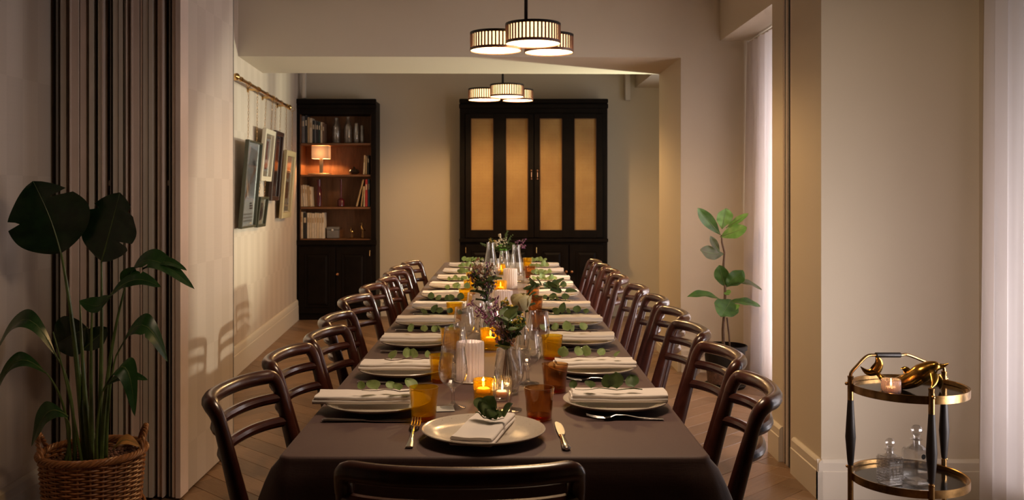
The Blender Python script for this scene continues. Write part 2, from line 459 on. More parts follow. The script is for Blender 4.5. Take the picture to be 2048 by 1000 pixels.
# floor base
fl = struct('floor', MB().box((-3.2, -2.2, -.06), (3.2, 10.5, -.012)), 'floor_base')
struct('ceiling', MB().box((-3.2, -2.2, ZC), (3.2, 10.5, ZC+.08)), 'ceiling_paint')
# left wall: near part and far part
m = MB(); m.box((-2.14, -2.2, -.01), (-1.94, 4.86, ZC))
def slab(m, y0, y1, th=.2, z0=-.01, z1=ZC):
    a0, a1 = wx(y0), wx(y1)
    vs = [(a0-th,y0,z0),(a0,y0,z0),(a1,y1,z0),(a1-th,y1,z0),(a0-th,y0,z1),(a0,y0,z1),(a1,y1,z1),(a1-th,y1,z1)]
    m.add(vs, [(3,2,1,0),(4,5,6,7),(0,1,5,4),(1,2,6,5),(2,3,7,6),(3,0,4,7)])
slab(m, 4.86, 10.4)
struct('wall_left', m, 'wallpaper')
struct('wall_back', MB().box((-3, BW, -.01), (3, BW+.2, ZC)), 'paint')
struct('wall_front', MB().box((-3, -2.3, -.01), (3, -2.1, ZC)), 'low_bounce_dark')
# right side walls; window openings are left between the boxes
m = MB()
m.box((2.05, -2.2, -.01), (2.25, 2.2, ZC)); m.box((2.05, 3.98, -.01), (2.25, 4.12, ZC))
m.box((2.05, 2.2, 2.55), (2.25, 3.98, ZC)); m.box((2.05, 2.2, -.01), (2.25, 3.98, .12))
struct('wall_right_near', m, 'paint')
m = MB()                                   # the pier that the partition closes against
m.box((1.37, 4.09, -.01), (2.25, 4.47, ZC)); m.box((1.372, 4.47, -.01), (2.25, 4.525, ZC)); m.box((1.42, 4.525, -.01), (2.25, 4.645, ZC))
m.box((1.37, 4.645, -.01), (2.25, 4.836, ZC))
struct('wall_pier', m, 'paint')
m = MB()
m.box((2.0, 4.8, -.01), (2.2, 4.86, ZC)); m.box((2.0, 6.55, -.01), (2.2, 7.1, ZC)); m.box((2.0, 4.86, 2.44), (2.2, 6.55, ZC)); m.box((2.0, 4.86, -.01), (2.2, 6.55, .12))
struct('wall_alcove', m, 'paint')
m = MB(); m.box((1.6, 4.836, 2.44), (2.01, 7.0, ZC))
struct('trim_alcove_header', m, 'paint')
m = MB()                                   # wall with the wide opening
m.box((1.31, 7.0, -.01), (2.25, 7.97, ZC)); 
vs = [(wx(7.0)-.05,7.0,2.325),(1.31,7.0,2.315),(1.31,7.97,2.315),(wx(7.97)-.05,7.97,2.325),(wx(7.0)-.05,7.0,ZC),(1.31,7.0,ZC),(1.31,7.97,ZC),(wx(7.97)-.05,7.97,ZC)]
m.add(vs, [(3,2,1,0),(4,5,6,7),(0,1,5,4),(1,2,6,5),(2,3,7,6),(3,0,4,7)])
struct('wall_opening', m, 'paint')
m = MB()
m.box((1.9, 7.9, -.01), (2.1, 8.12, ZC)); m.box((1.9, 9.3, -.01), (2.1, 10.3, ZC)); m.box((1.9, 8.12, 2.42), (2.1, 9.3, ZC)); m.box((1.9, 8.12, -.01), (2.1, 9.3, .12))
struct('wall_right_far', m, 'paint')
struct('trim_far_header', MB().box((1.42, 7.97, 2.45), (1.91, 10.2, ZC)), 'paint')

# ------------------------------------------------------------------ skirting boards (profile swept along a line)
def skirt(name, a, b, nrm, h=.14, mat='trim_paint'):
    a = Vector((a[0], a[1], 0)); b = Vector((b[0], b[1], 0)); n_ = Vector((nrm[0], nrm[1], 0)).normalized()
    prof = [(0,-.005),(.022,-.005),(.022,h*.70),(.018,h*.72),(.018,h*.92),(.012,h*.97),(.006,h),(0,h)]
    m = MB(); vs = []
    for p in (a, b):
        for o, z in prof: vs.append(p+n_*o+Vector((0,0,z)))
    k = len(prof); fs = [tuple(range(k)), tuple(reversed(range(k, 2*k)))]
    for i in range(k): j = (i+1) % k; fs.append((i, j, k+j, k+i))
    m.add(vs, fs); return struct(name, m, mat, 30)
BH = .17
skirt('baseboard_left_near', (-1.94, -2), (-1.94, 4.05), (1, 0), BH)
skirt('baseboard_left_far', (wx(4.9), 4.9), (wx(9.9), 9.9), (1, .068), BH*1.25)
skirt('baseboard_back_right', (1.10, BW), (1.9, BW), (0, -1), BH)
skirt('baseboard_back_middle', (-1.31, BW), (-.46, BW), (0, -1), BH)
skirt('baseboard_jamb', (1.31, 7.0), (1.31, 7.97), (-1, 0), BH*.55)
skirt('baseboard_opening', (1.31, 7.0), (2.0, 7.0), (0, -1), BH)
skirt('baseboard_pier_far', (1.37, 4.65), (1.37, 4.836), (-1, 0), BH)
skirt('baseboard_pier_near', (1.37, 4.068), (1.37, 4.46), (-1, 0), BH)
skirt('baseboard_pier_front', (1.348, 4.09), (2.05, 4.09), (0, -1), BH)

# steel channel in the pier where the partition locks
j = empty('partition_jamb', (1.40, 4.585, 0), 0, 'tall narrow metal door jamb with two black seals in the right-hand pier', 'door jamb')
MB().box((-.028, -.06, 0), (.02, .06, 2.94)).build('channel', 'aluminium_warm', j)
for y in (-.036, .026): MB().box((-.0295, y-.013, 0), (-.027, y+.014, 2.94)).build('seal', 'seal_and_gap_black', j, 'black rubber seal')
MB().box((-.034, .0-.007, 0), (-.0275, .0+.006, 2.94)).build('fin', 'aluminium_grey', j)

# windows
def window(name, x, y0, y1, z0, z1, nm):
    f = MB(); t = .05
    f.box((x+.06,y0,z0),(x+.12,y0+t,z1)); f.box((x+.06,y1-t,z0),(x+.12,y1,z1)); f.box((x+.06,y0,z0),(x+.12,y1,z0+t)); f.box((x+.06,y0,z1-t),(x+.12,y1,z1))
    for k in range(1, nm): yy = y0+(y1-y0)*k/nm; f.box((x+.07,yy-.015,z0),(x+.11,yy+.015,z1))
    o = struct(name, f, 'trim_paint')
    for k in range(nm):
        a = y0+(y1-y0)*k/nm+.02; b = y0+(y1-y0)*(k+1)/nm-.02
        MB().box((x+.088,a,z0+.02),(x+.092,b,z1-.02)).build('pane', 'window_glass', o)
window('window_1', 2.05, 2.2, 3.98, .12, 2.55, 3)
window('window_2', 2.0, 4.84, 6.57, .12, 2.44, 1)
window('window_3', 1.9, 8.12, 9.3, .12, 2.42, 2)

# ------------------------------------------------------------------ herringbone floor: one object per plank where it is seen
PW, PL = .125, .625
plank = MB().bbox((0, 0, -.014), (PL-.0015, PW-.0015, 0), .001).mesh('plank', 'oak_floor')
cands = []
c45, s45 = math.cos(PI/4), math.sin(PI/4)
nn = int(PL/PW)
for i in range(-60, 60):
    for k in range(-26, 27):
        # herringbone lattice in (u,v) plank frame
        for typ in (0, 1):
            if typ == 0: u, v, r = i*PW+k*2*PL, i*PW, 0
            else: u, v, r = i*PW+k*2*PL+PL+PW, i*PW-PL+PW, PI/2
            if typ == 0: cu, cv = u+PL/2, v+PW/2
            else: cu, cv = u-PW/2, v+PL/2
            x = (cu*c45-cv*s45); y = (cu*s45+cv*c45)+5.0
            ox = (u*c45-v*s45); oy = (u*s45+v*c45)+5.0
            if -2.6 < x < 2.5 and 1.2 < y < 10.5: cands.append((x, y, ox, oy, r))
def seen(x, y):
    px = CX+F*x/y; py = CY+F*CH/y
    if px < -60 or px > 2110 or py > 1060: return False
    if y < 4.7 and not (-1.62 < x < 1.62): 
        return x > 1.4 and False
    hw = .36 if y > 2.4 else 2
    if abs(x) < .50 and y < 8.6: return False
    if y > 9.95 or abs(x) > 2.2: return False
    if y > 4.85 and x > 2.0: return False
    return True
cands = [c for c in cands]
ks = [c for c in cands if seen(c[0], c[1])]
ks.sort(key=lambda c: c[1]); parts_ = ks[:296]; rest = set(cands)-set(parts_)
for x, y, ox, oy, r in parts_:
    inst('plank', plank, fl, (ox, oy, R.uniform(-.0005, .0004)), (0, 0, PI/4+r))
m = MB()
for x, y, ox, oy, r in rest:
    M = Matrix.Translation((ox, oy, 0)) @ Matrix.Rotation(PI/4+r, 4, 'Z')
    m.bbox((0, 0, -.014), (PL-.0015, PW-.0015, 0), .001, M)
m.build('floorboards', 'oak_floor', fl, kind='stuff')

# ------------------------------------------------------------------ folded partition on the left
ft = empty('folding_partition', (-1.65, 4.45, 0), 0, 'folded stack of tall movable wall leaves with metal edges on the left', 'partition')
fx = lambda px, D=4.07: (px-CX)/F*D+1.65
strips = [(113,116,'aluminium_dark',.0),(116,122,'aluminium_grey',.02),(122,133,'aluminium_grey',.0),(133,142,'seal_and_gap_black',.05),
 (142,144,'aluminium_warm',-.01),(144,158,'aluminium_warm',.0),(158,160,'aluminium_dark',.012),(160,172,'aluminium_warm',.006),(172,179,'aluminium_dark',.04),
 (179,188,'aluminium_grey',.0),(188,195,'seal_and_gap_black',.05),(195,197,'aluminium_dark',.01),(197,206,'aluminium_grey',.0),(206,209,'aluminium_warm',-.006),
 (209,217,'seal_and_gap_black',.05),(217,219,'aluminium_dark',.02),(219,227,'seal_and_gap_black',.05),(227,237,'aluminium_grey',.0),(237,239,'aluminium_dark',.01),(239,247,'aluminium_grey',-.004),(247,249,'aluminium_dark',.01),
 (249,254,'aluminium_dark',.0),(254,256,'aluminium_warm',-.008),(256,264,'seal_and_gap_black',.05),(264,267,'aluminium_warm',-.008),(267,279,'aluminium_warm',.0),(279,281,'aluminium_dark',.01),
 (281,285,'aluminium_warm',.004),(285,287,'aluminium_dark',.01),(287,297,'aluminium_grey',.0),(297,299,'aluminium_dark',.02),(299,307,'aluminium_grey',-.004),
 (307,315,'seal_and_gap_black',.05),(315,326,'aluminium_warm',.006),(326,328,'aluminium_warm',-.008),(328,337,'seal_and_gap_black',.05),(337,340,'aluminium_dark',.01),(340,345,'seal_and_gap_black',.04),
 (345,353,'aluminium_warm',.0)]  # black strips stand for the shaded gaps between the leaves
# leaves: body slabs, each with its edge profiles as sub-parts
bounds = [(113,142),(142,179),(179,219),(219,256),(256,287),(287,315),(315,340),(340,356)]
for bi, (a, b) in enumerate(bounds):
    last = bi == len(bounds)-1
    x0, x1 = fx(a), fx(b)
    if last: x1 = -1.38+1.65; 
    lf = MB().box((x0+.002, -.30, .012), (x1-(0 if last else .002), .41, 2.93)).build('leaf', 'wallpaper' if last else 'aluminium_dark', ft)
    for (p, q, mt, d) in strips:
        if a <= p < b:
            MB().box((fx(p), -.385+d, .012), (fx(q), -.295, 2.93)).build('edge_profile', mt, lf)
    if last:
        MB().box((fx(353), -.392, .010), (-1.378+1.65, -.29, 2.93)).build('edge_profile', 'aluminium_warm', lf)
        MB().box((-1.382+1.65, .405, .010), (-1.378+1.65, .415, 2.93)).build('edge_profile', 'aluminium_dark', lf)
for px in (137.5, 213, 260, 332):
    h = MB(); z = CH-(366-CY)/F*4.1
    h.bbox((fx(px)-.012, -.345, z-.012), (fx(px)+.012, -.33, z+.012), .002); h.tube([(fx(px), -.35, z), (fx(px), -.33, z)], .005, 8)
    h.build('catch', 'aluminium_grey', ft)

# ------------------------------------------------------------------ built-in furniture
YF = 9.88
def raised_door(parent, x0, x1, z0, z1, y, knob=None, hinge=None, mat='black_wood'):
    d = MB().bbox((x0, y-.02, z0), (x1, y, z1), .003).build('door', mat, parent)
    m = MB(); s = .075
    # recessed ring and raised field
    for (a, b, c, e, yo) in ((x0+s-.012, x1-s+.012, z0+s-.012, z0+s, -.026), (x0+s-.012, x1-s+.012, z1-s, z1-s+.012, -.026)):
        m.bbox((a, y+yo, c), (b, y-.018, e), .002)
    m.bbox((x0+s-.012, y-.026, z0+s), (x0+s, y-.018, z1-s), .002); m.bbox((x1-s, y-.026, z0+s), (x1-s+.012, y-.018, z1-s), .002)
    m.build('moulding', mat, d)
    m = MB(); a, b, c, e = x0+s+.03, x1-s-.03, z0+s+.03, z1-s-.03
    vs = [(a-.02,y-.02,c-.02),(b+.02,y-.02,c-.02),(b+.02,y-.02,e+.02),(a-.02,y-.02,e+.02),(a,y-.028,c),(b,y-.028,c),(b,y-.028,e),(a,y-.028,e)]
    m.add(vs, [(4,5,6,7),(0,1,5,4),(1,2,6,5),(2,3,7,6),(3,0,4,7),(3,2,1,0)]); m.build('raised_panel', mat, d, ang=10)
    if knob:
        kx, kz = knob
        M = Matrix.Rotation(PI/2, 4, 'X')
        MB().lathe([(.006,0),(.006,.012),(.013,.018),(.016,.026),(.012,.033),(.004,.036)], 14, (kx, y-.02, kz), m=M).build('knob', 'copper', d, 'small copper knob')
    if hinge:
        for hx, hz in hinge: MB().tube([(hx, y-.024, hz-.03), (hx, y-.024, hz+.03)], .005, 8).build('hinge', 'brass', d)
    return d
def zpx(py, D=YF): return CH-(py-CY)/F*D
def xpx(px, D=YF): return (px-CX)/F*D

bc = empty('bookcase', (0, 0, 0), 0, 'tall black bookcase with open lit shelves in the far left corner', 'bookcase')
X0, X1 = xpx(588), xpx(752); ZT = zpx(198)
ix0, ix1 = xpx(599), xpx(742)
m = MB()
m.bbox((X0, YF, 0), (ix0, BW-.002, ZT-.02), .003); m.bbox((ix1, YF, 0), (X1, BW-.002, ZT-.02), .003)
m.box((ix0, YF+.002, zpx(228)), (ix1, BW-.002, ZT-.02)); m.bbox((ix0, YF+.002, 0), (ix1, BW-.002, zpx(489)), .003)
m.build('body', 'black_wood', bc)
m = MB(); m.bbox((X0-.004, YF-.025, ZT-.05), (X1+.004, YF+.01, ZT), .008); m.bbox((X0-.005, YF-.015, ZT-.10), (X1+.005, YF+.01, ZT-.055), .006)
m.build('cornice', 'black_wood', bc)
MB().bbox((X0-.008, YF-.02, zpx(490)), (X1+.008, YF+.01, zpx(480)), .005).build('ledge', 'black_wood', bc)
MB().box((ix0, BW-.012, zpx(489)), (ix1, BW-.003, zpx(228))).build('back_board', 'shelf_wood', bc)
for (a, b) in ((ix0, ix0+.006), (ix1-.006, ix1)): MB().box((a, YF+.03, zpx(489)), (b, BW-.012, zpx(228))).build('side_lining', 'shelf_wood', bc)
SH = {}
for k, py in (('top', 286), ('lamp', 349), ('mid', 414), ('low', 478)):
    z = zpx(py); SH[k] = z+.002
    MB().bbox((ix0+.006, YF+.02, z-.022), (ix1-.006, BW-.012, z), .003).build('shelf', 'shelf_wood_edge', bc)
raised_door(bc, xpx(598), xpx(671.5), .07, zpx(494), YF, None, None)
raised_door(bc, xpx(672.5), xpx(743), .07, zpx(494), YF, (xpx(676.5), zpx(548)), ((xpx(740), zpx(506)), (xpx(740), zpx(612))))

cb = empty('cane_cupboard', (0, 0, 0), 0, 'large black cupboard with four tall woven cane door panels on back wall', 'cupboard')
C0, C1 = xpx(919.5), xpx(1215)
m = MB(); m.bbox((C0, YF, 0), (C1, BW-.002, ZT-.02), .004); m.build('body', 'black_wood', cb)
m = MB(); m.bbox((C0-.004, YF-.03, ZT-.045), (C1+.004, YF+.01, ZT), .008); m.bbox((C0-.006, YF-.015, ZT-.10), (C1+.006, YF+.01, ZT-.05), .006)
m.build('cornice', 'black_wood', cb)
m = MB(); m.bbox((C0-.004, YF-.035, zpx(484)), (C1+.004, YF+.01, zpx(477)), .005); m.build('ledge', 'black_wood', cb)
DZ0, DZ1 = zpx(475), zpx(228)
cane_px = [(942, 987), (1012, 1056), (1079, 1124), (1148, 1192)]
for k, (a, b) in enumerate(((931, 1067.3), (1068.3, 1205))):
    x0, x1 = xpx(a), xpx(b); c = cane_px[2*k:2*k+2]
    z0, z1 = zpx(460.5), zpx(237)
    xs = [x0, xpx(c[0][0]), xpx(c[0][1]), xpx(c[1][0]), xpx(c[1][1]), x1]
    m = MB(); y0, y1 = YF-.03, YF-.004
    m.bbox((xs[0], y0, DZ0), (xs[1], y1, DZ1), .003); m.bbox((xs[2], y0, DZ0), (xs[3], y1, DZ1), .003); m.bbox((xs[4], y0, DZ0), (xs[5], y1, DZ1), .003)
    for (p, q) in ((xs[1], xs[2]), (xs[3], xs[4])):
        m.box((p-.001, y0, DZ0), (q+.001, y1, z0)); m.box((p-.001, y0, z1), (q+.001, y1, DZ1))
    d = m.build('door', 'black_wood', cb)
    for (p, q) in ((xs[1], xs[2]), (xs[3], xs[4])):
        MB().box((p-.002, YF-.016, z0-.002), (q+.002, YF-.010, z1+.002)).build('cane_panel', 'cane_webbing', d, 'tan woven cane panel')
        m = MB(); t = .006
        m.box((p, y0-.003, z0), (p+t, y0+.012, z1)); m.box((q-t, y0-.003, z0), (q, y0+.012, z1)); m.box((p, y0-.003, z0), (q, y0+.012, z0+t)); m.box((p, y0-.003, z1-t), (q, y0+.012, z1))
        m.build('bead', 'bronze_frame', d)
    hx = xpx(1062.5 if k == 0 else 1074.5)
    m = MB(); za, zb = zpx(341), zpx(358)
    m.ell((hx, y0-.008, za), .010); m.ell((hx, y0-.008, zb), .010); m.tube([(hx, y0-.01, za), (hx, y0-.028, za-.02), (hx, y0-.028, zb+.02), (hx, y0-.01, zb)], .005, 8)
    m.build('handle', 'copper', d, 'copper bow handle')
low = [(931, 996), (998, 1066), (1072, 1137), (1139, 1207)]
for k, (a, b) in enumerate(low):
    kn = {1: None, 2: (xpx(1132), zpx(543)), 3: (xpx(1143), zpx(543))}.get(k)
    raised_door(cb, xpx(a), xpx(b), .07, zpx(489), YF, kn, ((xpx(a)+.004, zpx(500)),) if k in (0, 2) else None)

# ------------------------------------------------------------------ pendant lamps
def make_pendant():
    t = empty('pendant_lamp', (0,0,0), 0, 'x', 'lamp', 'slatted triple drum pendant lamps over the table')
    # centre drum slightly higher and nearest, the others left and right behind it
    for (dx, dy, dz, r) in ((.037, -.16, .000, .152), (-.168, .02, -.010, .146), (.138, .13, -.004, .142)):
        h = .112 if dy < 0 else .104
        d = MB().lathe([(r,0),(r,.016),(r-.004,.016),(r-.004,0)], 48, (dx,dy,dz), closed=True).build('lower_ring', 'drum_slat', t)
        MB().lathe([(r,h-.014),(r,h),(r-.02,h),(r-.02,h-.014)], 48, (dx,dy,dz), closed=True).build('upper_ring', 'dark_metal', d)
        n = 44; m = MB()
        for i in range(n):
            a = 2*PI*i/n; M = Matrix.Translation((dx,dy,dz)) @ Matrix.Rotation(a, 4, 'Z')
            m.box((r-.006, -.0042, .014), (r-.001, .0042, h-.012), M)
        m.build('slats', 'drum_slat', d)
        MB().lathe([(r-.010,.016),(r-.010,h-.012),(r-.013,h-.012),(r-.013,.016)], 48, (dx,dy,dz), closed=True).build('lining', 'lamp_drum_lining', d)
        MB().lathe([(0.001,.006),(r-.005,.006),(r-.005,.010),(0.001,.010)], 48, (dx,dy,dz)).build('diffuser', 'lamp_diffuser', d)
        MB().lathe([(.001,h-.006),(r-.018,h-.006),(r-.018,h-.002),(.001,h-.002)], 48, (dx,dy,dz)).build('top_plate', 'dark_metal', d)
        MB().tube([(dx, dy, .06), (0, -.10, .06)], .006, 8).build('arm', 'dark_metal', t)
    MB().tube([(0,-.10,.05), (0,-.10,ZC-2.15+.0)], .010, 10).build('rod', 'dark_metal', t)
    MB().lathe([(.06,0),(.06,.02),(.02,.03)], 24, (0,-.10,ZC-2.15-.032)).build('ceiling_rose', 'dark_metal', t)
    return t
pu = [False]; pp = make_pendant()
ZP = 2.128
place(pp, pu, (.127, 5.35, ZP), 0, 'nearer triple drum pendant lamp with dark slats, hanging before the beam')
place(pp, pu, (-.002, 8.6, ZP+.042), math.radians(0), 'farther triple drum pendant lamp, hanging in front of the cane cupboard')

# ------------------------------------------------------------------ table and cloth
TY0, TY1, TW, TZ = 2.03, 7.78, .455, .75
TXC = -.018
tb = empty('dining_table', (TXC, 5, 0), 0, 'very long dining table hidden under the dark cloth', 'table')
MB().bbox((-TW+.012, TY0-5+.012, .712), (TW-.012, TY1-5-.012, .742), .004).build('tabletop', 'mahogany', tb)
leg = MB().tube([(0,0,.03), (0,0,.713)], [.045, .035], 14).bbox((-.05, -.30, 0), (.05, .30, .035), .01).mesh('leg', 'mahogany')
for yy in (3.1, 5.0, 6.9): inst('leg', leg, tb, (0, yy-5, 0))
m = MB()
def per(n_side, n_end):
    """rounded rectangle outline with outward normals"""
    pts = []; rc = .02
    cs = [(TW-rc, TY0+rc, -PI/2), (TW-rc, TY1-rc, 0), (-TW+rc, TY1-rc, PI/2), (-TW+rc, TY0+rc, PI)]
    for k, (cx, cy, a0) in enumerate(cs):
        for i in range(9):
            a = a0+PI/2*i/8; pts.append((cx+rc*math.cos(a), cy+rc*math.sin(a), math.cos(a), math.sin(a), True))
        nx = cs[(k+1) % 4]; a = a0+PI/2
        p0 = (cx+rc*math.cos(a), cy+rc*math.sin(a)); p1 = (nx[0]+rc*math.cos(a), nx[1]+rc*math.sin(a))
        N = n_side if k % 2 == 0 else n_end
        for i in range(1, N): t = i/N; pts.append((p0[0]+(p1[0]-p0[0])*t, p0[1]+(p1[1]-p0[1])*t, math.cos(a), math.sin(a), False))
    return pts
pp_ = per(90, 26); Np = len(pp_)
prof = [(0, 0, 0), (.004, .001, 0), (.008, .005, 0), (.010, .011, .0)] + [(None, d, 1) for d in (.03, .06, .09, .12, .15, .18, .21, .24)]
vs = []
L = 0; cum = []
for i, p in enumerate(pp_):
    q = pp_[i-1]; L += math.hypot(p[0]-q[0], p[1]-q[1]) if i else 0; cum.append(L)
for k, (off, drop, fl_) in enumerate(prof):
    for i, (x, y, nx, ny, cor) in enumerate(pp_):
        if off is None:
            base = .010+(.062 if abs(ny) > .5 or cor else .022)*(1-math.exp(-drop/.12))
            wv = math.sin(cum[i]*2*PI/.42+1.3)*.6+math.sin(cum[i]*2*PI/.23)*.4
            amp = (.016 if abs(ny) > .5 else .007)*min(1, max(0, (drop-.03))/.3)
            if cor: base += .03*min(1, drop/.25)
            if ny < -.5: base = base*.9; amp *= .4
            o_ = base+amp*wv
        else: o_ = off
        vs.append((x+nx*o_, y+ny*o_, TZ-drop))
fs = []
for k in range(len(prof)-1):
    for i in range(Np):
        j_ = (i+1) % Np; fs.append((k*Np+i, k*Np+j_, (k+1)*Np+j_, (k+1)*Np+i))
fs.append(tuple(range(Np)))
vs = [(x, y-5, z) for x, y, z in vs]
tc_ = m.add(vs, fs).build('tablecloth', 'tablecloth_linen', None, 'dark taupe linen tablecloth hanging over the long table', 'tablecloth', ang=60)
tc_.location = (TXC, 5, 0)
# pressed creases across the cloth top are left to the weave

# ------------------------------------------------------------------ chairs
def make_chair():
    t = empty('dining_chair', (0,0,0), 0, 'x', 'chair', 'dark curved-back dining chairs around the long table')
    hw = .185; lean = .27; bx = -.165
    def bxz(z): return bx-lean*(z-.46) if z > .46 else bx-.10*(.46-z)**1.3
    for s in (-1, 1):
        pts = [(bxz(z), s*hw*(1-.02*(z < .3)), z) for z in (0, .15, .3, .42, .5, .6, .7, .77, .79)]
        MB().tube(pts, [(.013,.014),(.016,.016),(.019,.018),(.022,.019),(.0225,.018),(.0215,.017),(.019,.0155),(.0165,.0155),(.0155,.015)], 12, up=(1,0,0)).build('leg', 'mahogany', t)
    def rail(z, depth, rv, rh, hook):
        pts = []; n = 26; x0 = bxz(z)
        for i in range(n+1):
            u = -math.cos(PI*i/n)               # denser near the ends
            y = hw*u*1.0
            pts.append((x0-depth*max(0, 1-abs(u)**2.4)**.75, y, z))
        if hook:
            a = [(bxz(z-.045), -hw, z-.045), (bxz(z-.022)-.000, -hw, z-.022), (x0-.004, -hw+.001, z-.007)]
            b = [(p[0], -p[1], p[2]) for p in reversed(a)]
            pts = a+[(x0-.016, -hw+.004, z)]+pts[3:-3]+[(x0-.016, hw-.004, z)]+b
            pts = [Vector(p) for p in pts]; q = []
            for i in range(len(pts)-1): q += [pts[i], (pts[i]+pts[i+1])/2]
            q.append(pts[-1])
            for _ in range(5): q = [q[0]]+[(q[i-1]+q[i]*2+q[i+1])/4 for i in range(1, len(q)-1)]+[q[-1]]
            pts = q
        return pts
    pts = rail(.820, .062, .016, .019, True); n = len(pts)
    rr = [.0165+.0027*min(1, min(i, n-1-i)/9) for i in range(n)]
    MB().tube(pts, rr, 12, up=(.001,0,1) if False else None).build('top_rail', 'mahogany', t)
    for z in (.762, .700):
        pts = rail(z, .060, .012, .014, False)
        MB().tube(pts, .0142, 10).build('rail', 'mahogany', t)
    # seat
    m = MB()
    def outl(i, n=28):
        a = 2*PI*i/n; c, s_ = math.cos(a), math.sin(a)
        x = .205*math.copysign(abs(c)**.45, c)+.035; y = .188*math.copysign(abs(s_)**.45, s_)*(1.05 if c > 0 else .94)
        return x, y
    rings = [(.90,.425),(.98,.43),(1.0,.445),(.99,.462),(.93,.474),(.7,.477),(.35,.472),(.02,.470)]
    vs = []
    for k, z in rings:
        for i in range(28):
            x, y = outl(i); vs.append(((x-.035)*k+.035, y*k, z))
    fs = [tuple(reversed(range(28)))]+[tuple(range(7*28, 8*28))]
    for k in range(7):
        for i in range(28): j_ = (i+1) % 28; fs.append((k*28+i, k*28+j_, k*28+28+j_, k*28+28+i))
    m.add(vs, fs).build('seat', 'rush', t, 'pale woven seat', ang=50)
    for s in (-1, 1):
        MB().tube([(.205, s*.180, 0), (.20, s*.176, .2), (.195, s*.172, .432)], [.013, .017, .021], 12).build('leg', 'mahogany', t)
        MB().bbox((-.165, s*.175-.011, .385), (.19, s*.175+.011, .43), .004).build('apron', 'mahogany', t)
    MB().bbox((.175, -.17, .385), (.197, .17, .43), .004).build('apron', 'mahogany', t)
    MB().bbox((-.175, -.17, .385), (-.153, .17, .43), .004).build('apron', 'mahogany', t)
    return t
ORD = ['nearest', 'second', 'third', 'fourth', 'fifth', 'sixth', 'seventh', 'eighth', 'ninth', 'farthest']
def chair_label(i, side):
    if i == 0: return f'dark curved-back wooden chair closest to the camera on the {side} side of table'
    if i == 9: return f'dark curved-back wooden chair at the far end of the {side} side of table'
    return f'dark curved-back wooden chair, {ORD[i]} from the near end on the {side} side of table'
cu = [False]; cp = make_chair()
# (x of post line at rail height, centre distance, turn in degrees)
LC = [(-.632, 2.375, 8), (-.618, 2.85, 4), (-.583, 3.265, 6), (-.62, 3.69, 4), (-.655, 4.36, 9), (-.648, 4.90, 3), (-.62, 5.315, 3), (-.63, 5.77, 9), (-.642, 6.18, 8), (-.615, 6.62, 9)]
RC = [(.603, 2.38, 5), (.635, 2.88, -3), (.644, 3.40, -3), (.665, 3.85, -1), (.672, 4.35, 2), (.66, 4.87, 0), (.64, 5.48, 2), (.643, 5.91, 1), (.635, 6.34, 1), (.62, 6.77, 1)]
BXT = -.165-.27*(.80-.46)
for i, (x, y, a) in enumerate(LC):
    rz = math.radians(-a); ox = x-BXT*math.cos(rz); oy = y-BXT*math.sin(rz)
    place(cp, cu, (ox, oy, 0), rz, chair_label(i, 'left'))
for i, (x, y, a) in enumerate(RC):
    rz = PI+math.radians(-a); ox = x-BXT*math.cos(rz); oy = y-BXT*math.sin(rz)
    place(cp, cu, (ox, oy, 0), rz, chair_label(i, 'right'))
ec = place(cp, cu, (-.077, 1.70-BXT*.94, 0), PI/2, 'dark curved-back wooden chair at the near head of the table, back to camera')
ec.scale = (.94, 1.12, 1.0)

# ------------------------------------------------------------------ place settings
def make_plate():
    pr_ = [(.001,.004),(.05,.004),(.052,0),(.062,0),(.066,.004),(.10,.008),(.125,.016),(.1355,.021),(.137,.0235),(.1355,.0250),(.129,.0235),(.118,.0165),(.095,.0125),(.05,.0115),(.001,.0115)]
    return MB().lathe(pr_, 56).build('dinner_plate', 'glazed_ceramic', None, 'x', 'plate', 'stoneware dinner plates on the tablecloth', ang=50)
def make_napkin(L=.248, W=.098, H=.019, seed=1):
    """cloth folded in layers: a rounded fold along one long side"""
    m = MB(); r_ = random.Random(seed)
    def layer(z0, z1, l, w, dx):
        prof = []
        n = 8
        for i in range(n+1):
            a = -PI/2+PI*i/n; prof.append((-w/2+ .008 - .0+(-abs(math.cos(a)))*(z1-z0)/2, (z0+z1)/2+math.sin(a)*(z1-z0)/2))
        top = [(-w/2+.008+(w-.012)*k/6, z1+.0008*math.sin(k*1.3)) for k in range(1, 7)]
        bot = [(w/2-.004, z0)]
        pr2 = prof+top+[(w/2, (z0+z1)/2)]+bot
        N = 14; vs = []
        for k in range(N+1):
            u = k/N; x = (u-.5)*l+dx
            for (y, z) in pr2:
                zz = z+(.0010*math.sin(u*7+seed)+.0004*math.sin(u*19+seed*2))*(1 if z > (z0+z1)/2 else .2)
                vs.append((x+.002*math.sin(y*60+seed), y+.0012*math.sin(u*5+seed), zz))
        q = len(pr2); fs = [tuple(range(q)), tuple(reversed(range(N*q, N*q+q)))]
        for k in range(N):
            for i in range(q): j_ = (i+1) % q; fs.append((k*q+i, k*q+j_, k*q+q+j_, k*q+q+i))
        m.add(vs, fs)
    layer(0, H*.55, L, W, 0); layer(H*.5, H, L*.985, W*.96, .003)
    return m.build('folded_napkin', 'napkin_linen', None, 'x', 'napkin', 'folded napkins on the plates', ang=45)
def euca_leaf(r=.017, mat='leaf_euca'):
    def f(u, v):
        x = u; w_ = math.sin(PI*min(1, max(0, u))**.8)**.6*(v*2-1)
        return Vector((x*2*r, w_*r*.95, .25*r*abs(v*2-1)**2+.15*r*math.sin(u*PI)))
    m = MB().grid(f, 6, 4)
    return m.mesh('leaf', mat, 80)
EL = [euca_leaf(.021), euca_leaf(.018), euca_leaf(.024)]; ELD = [euca_leaf(.019, 'leaf_euca_dark'), euca_leaf(.023, 'leaf_euca_dark')]
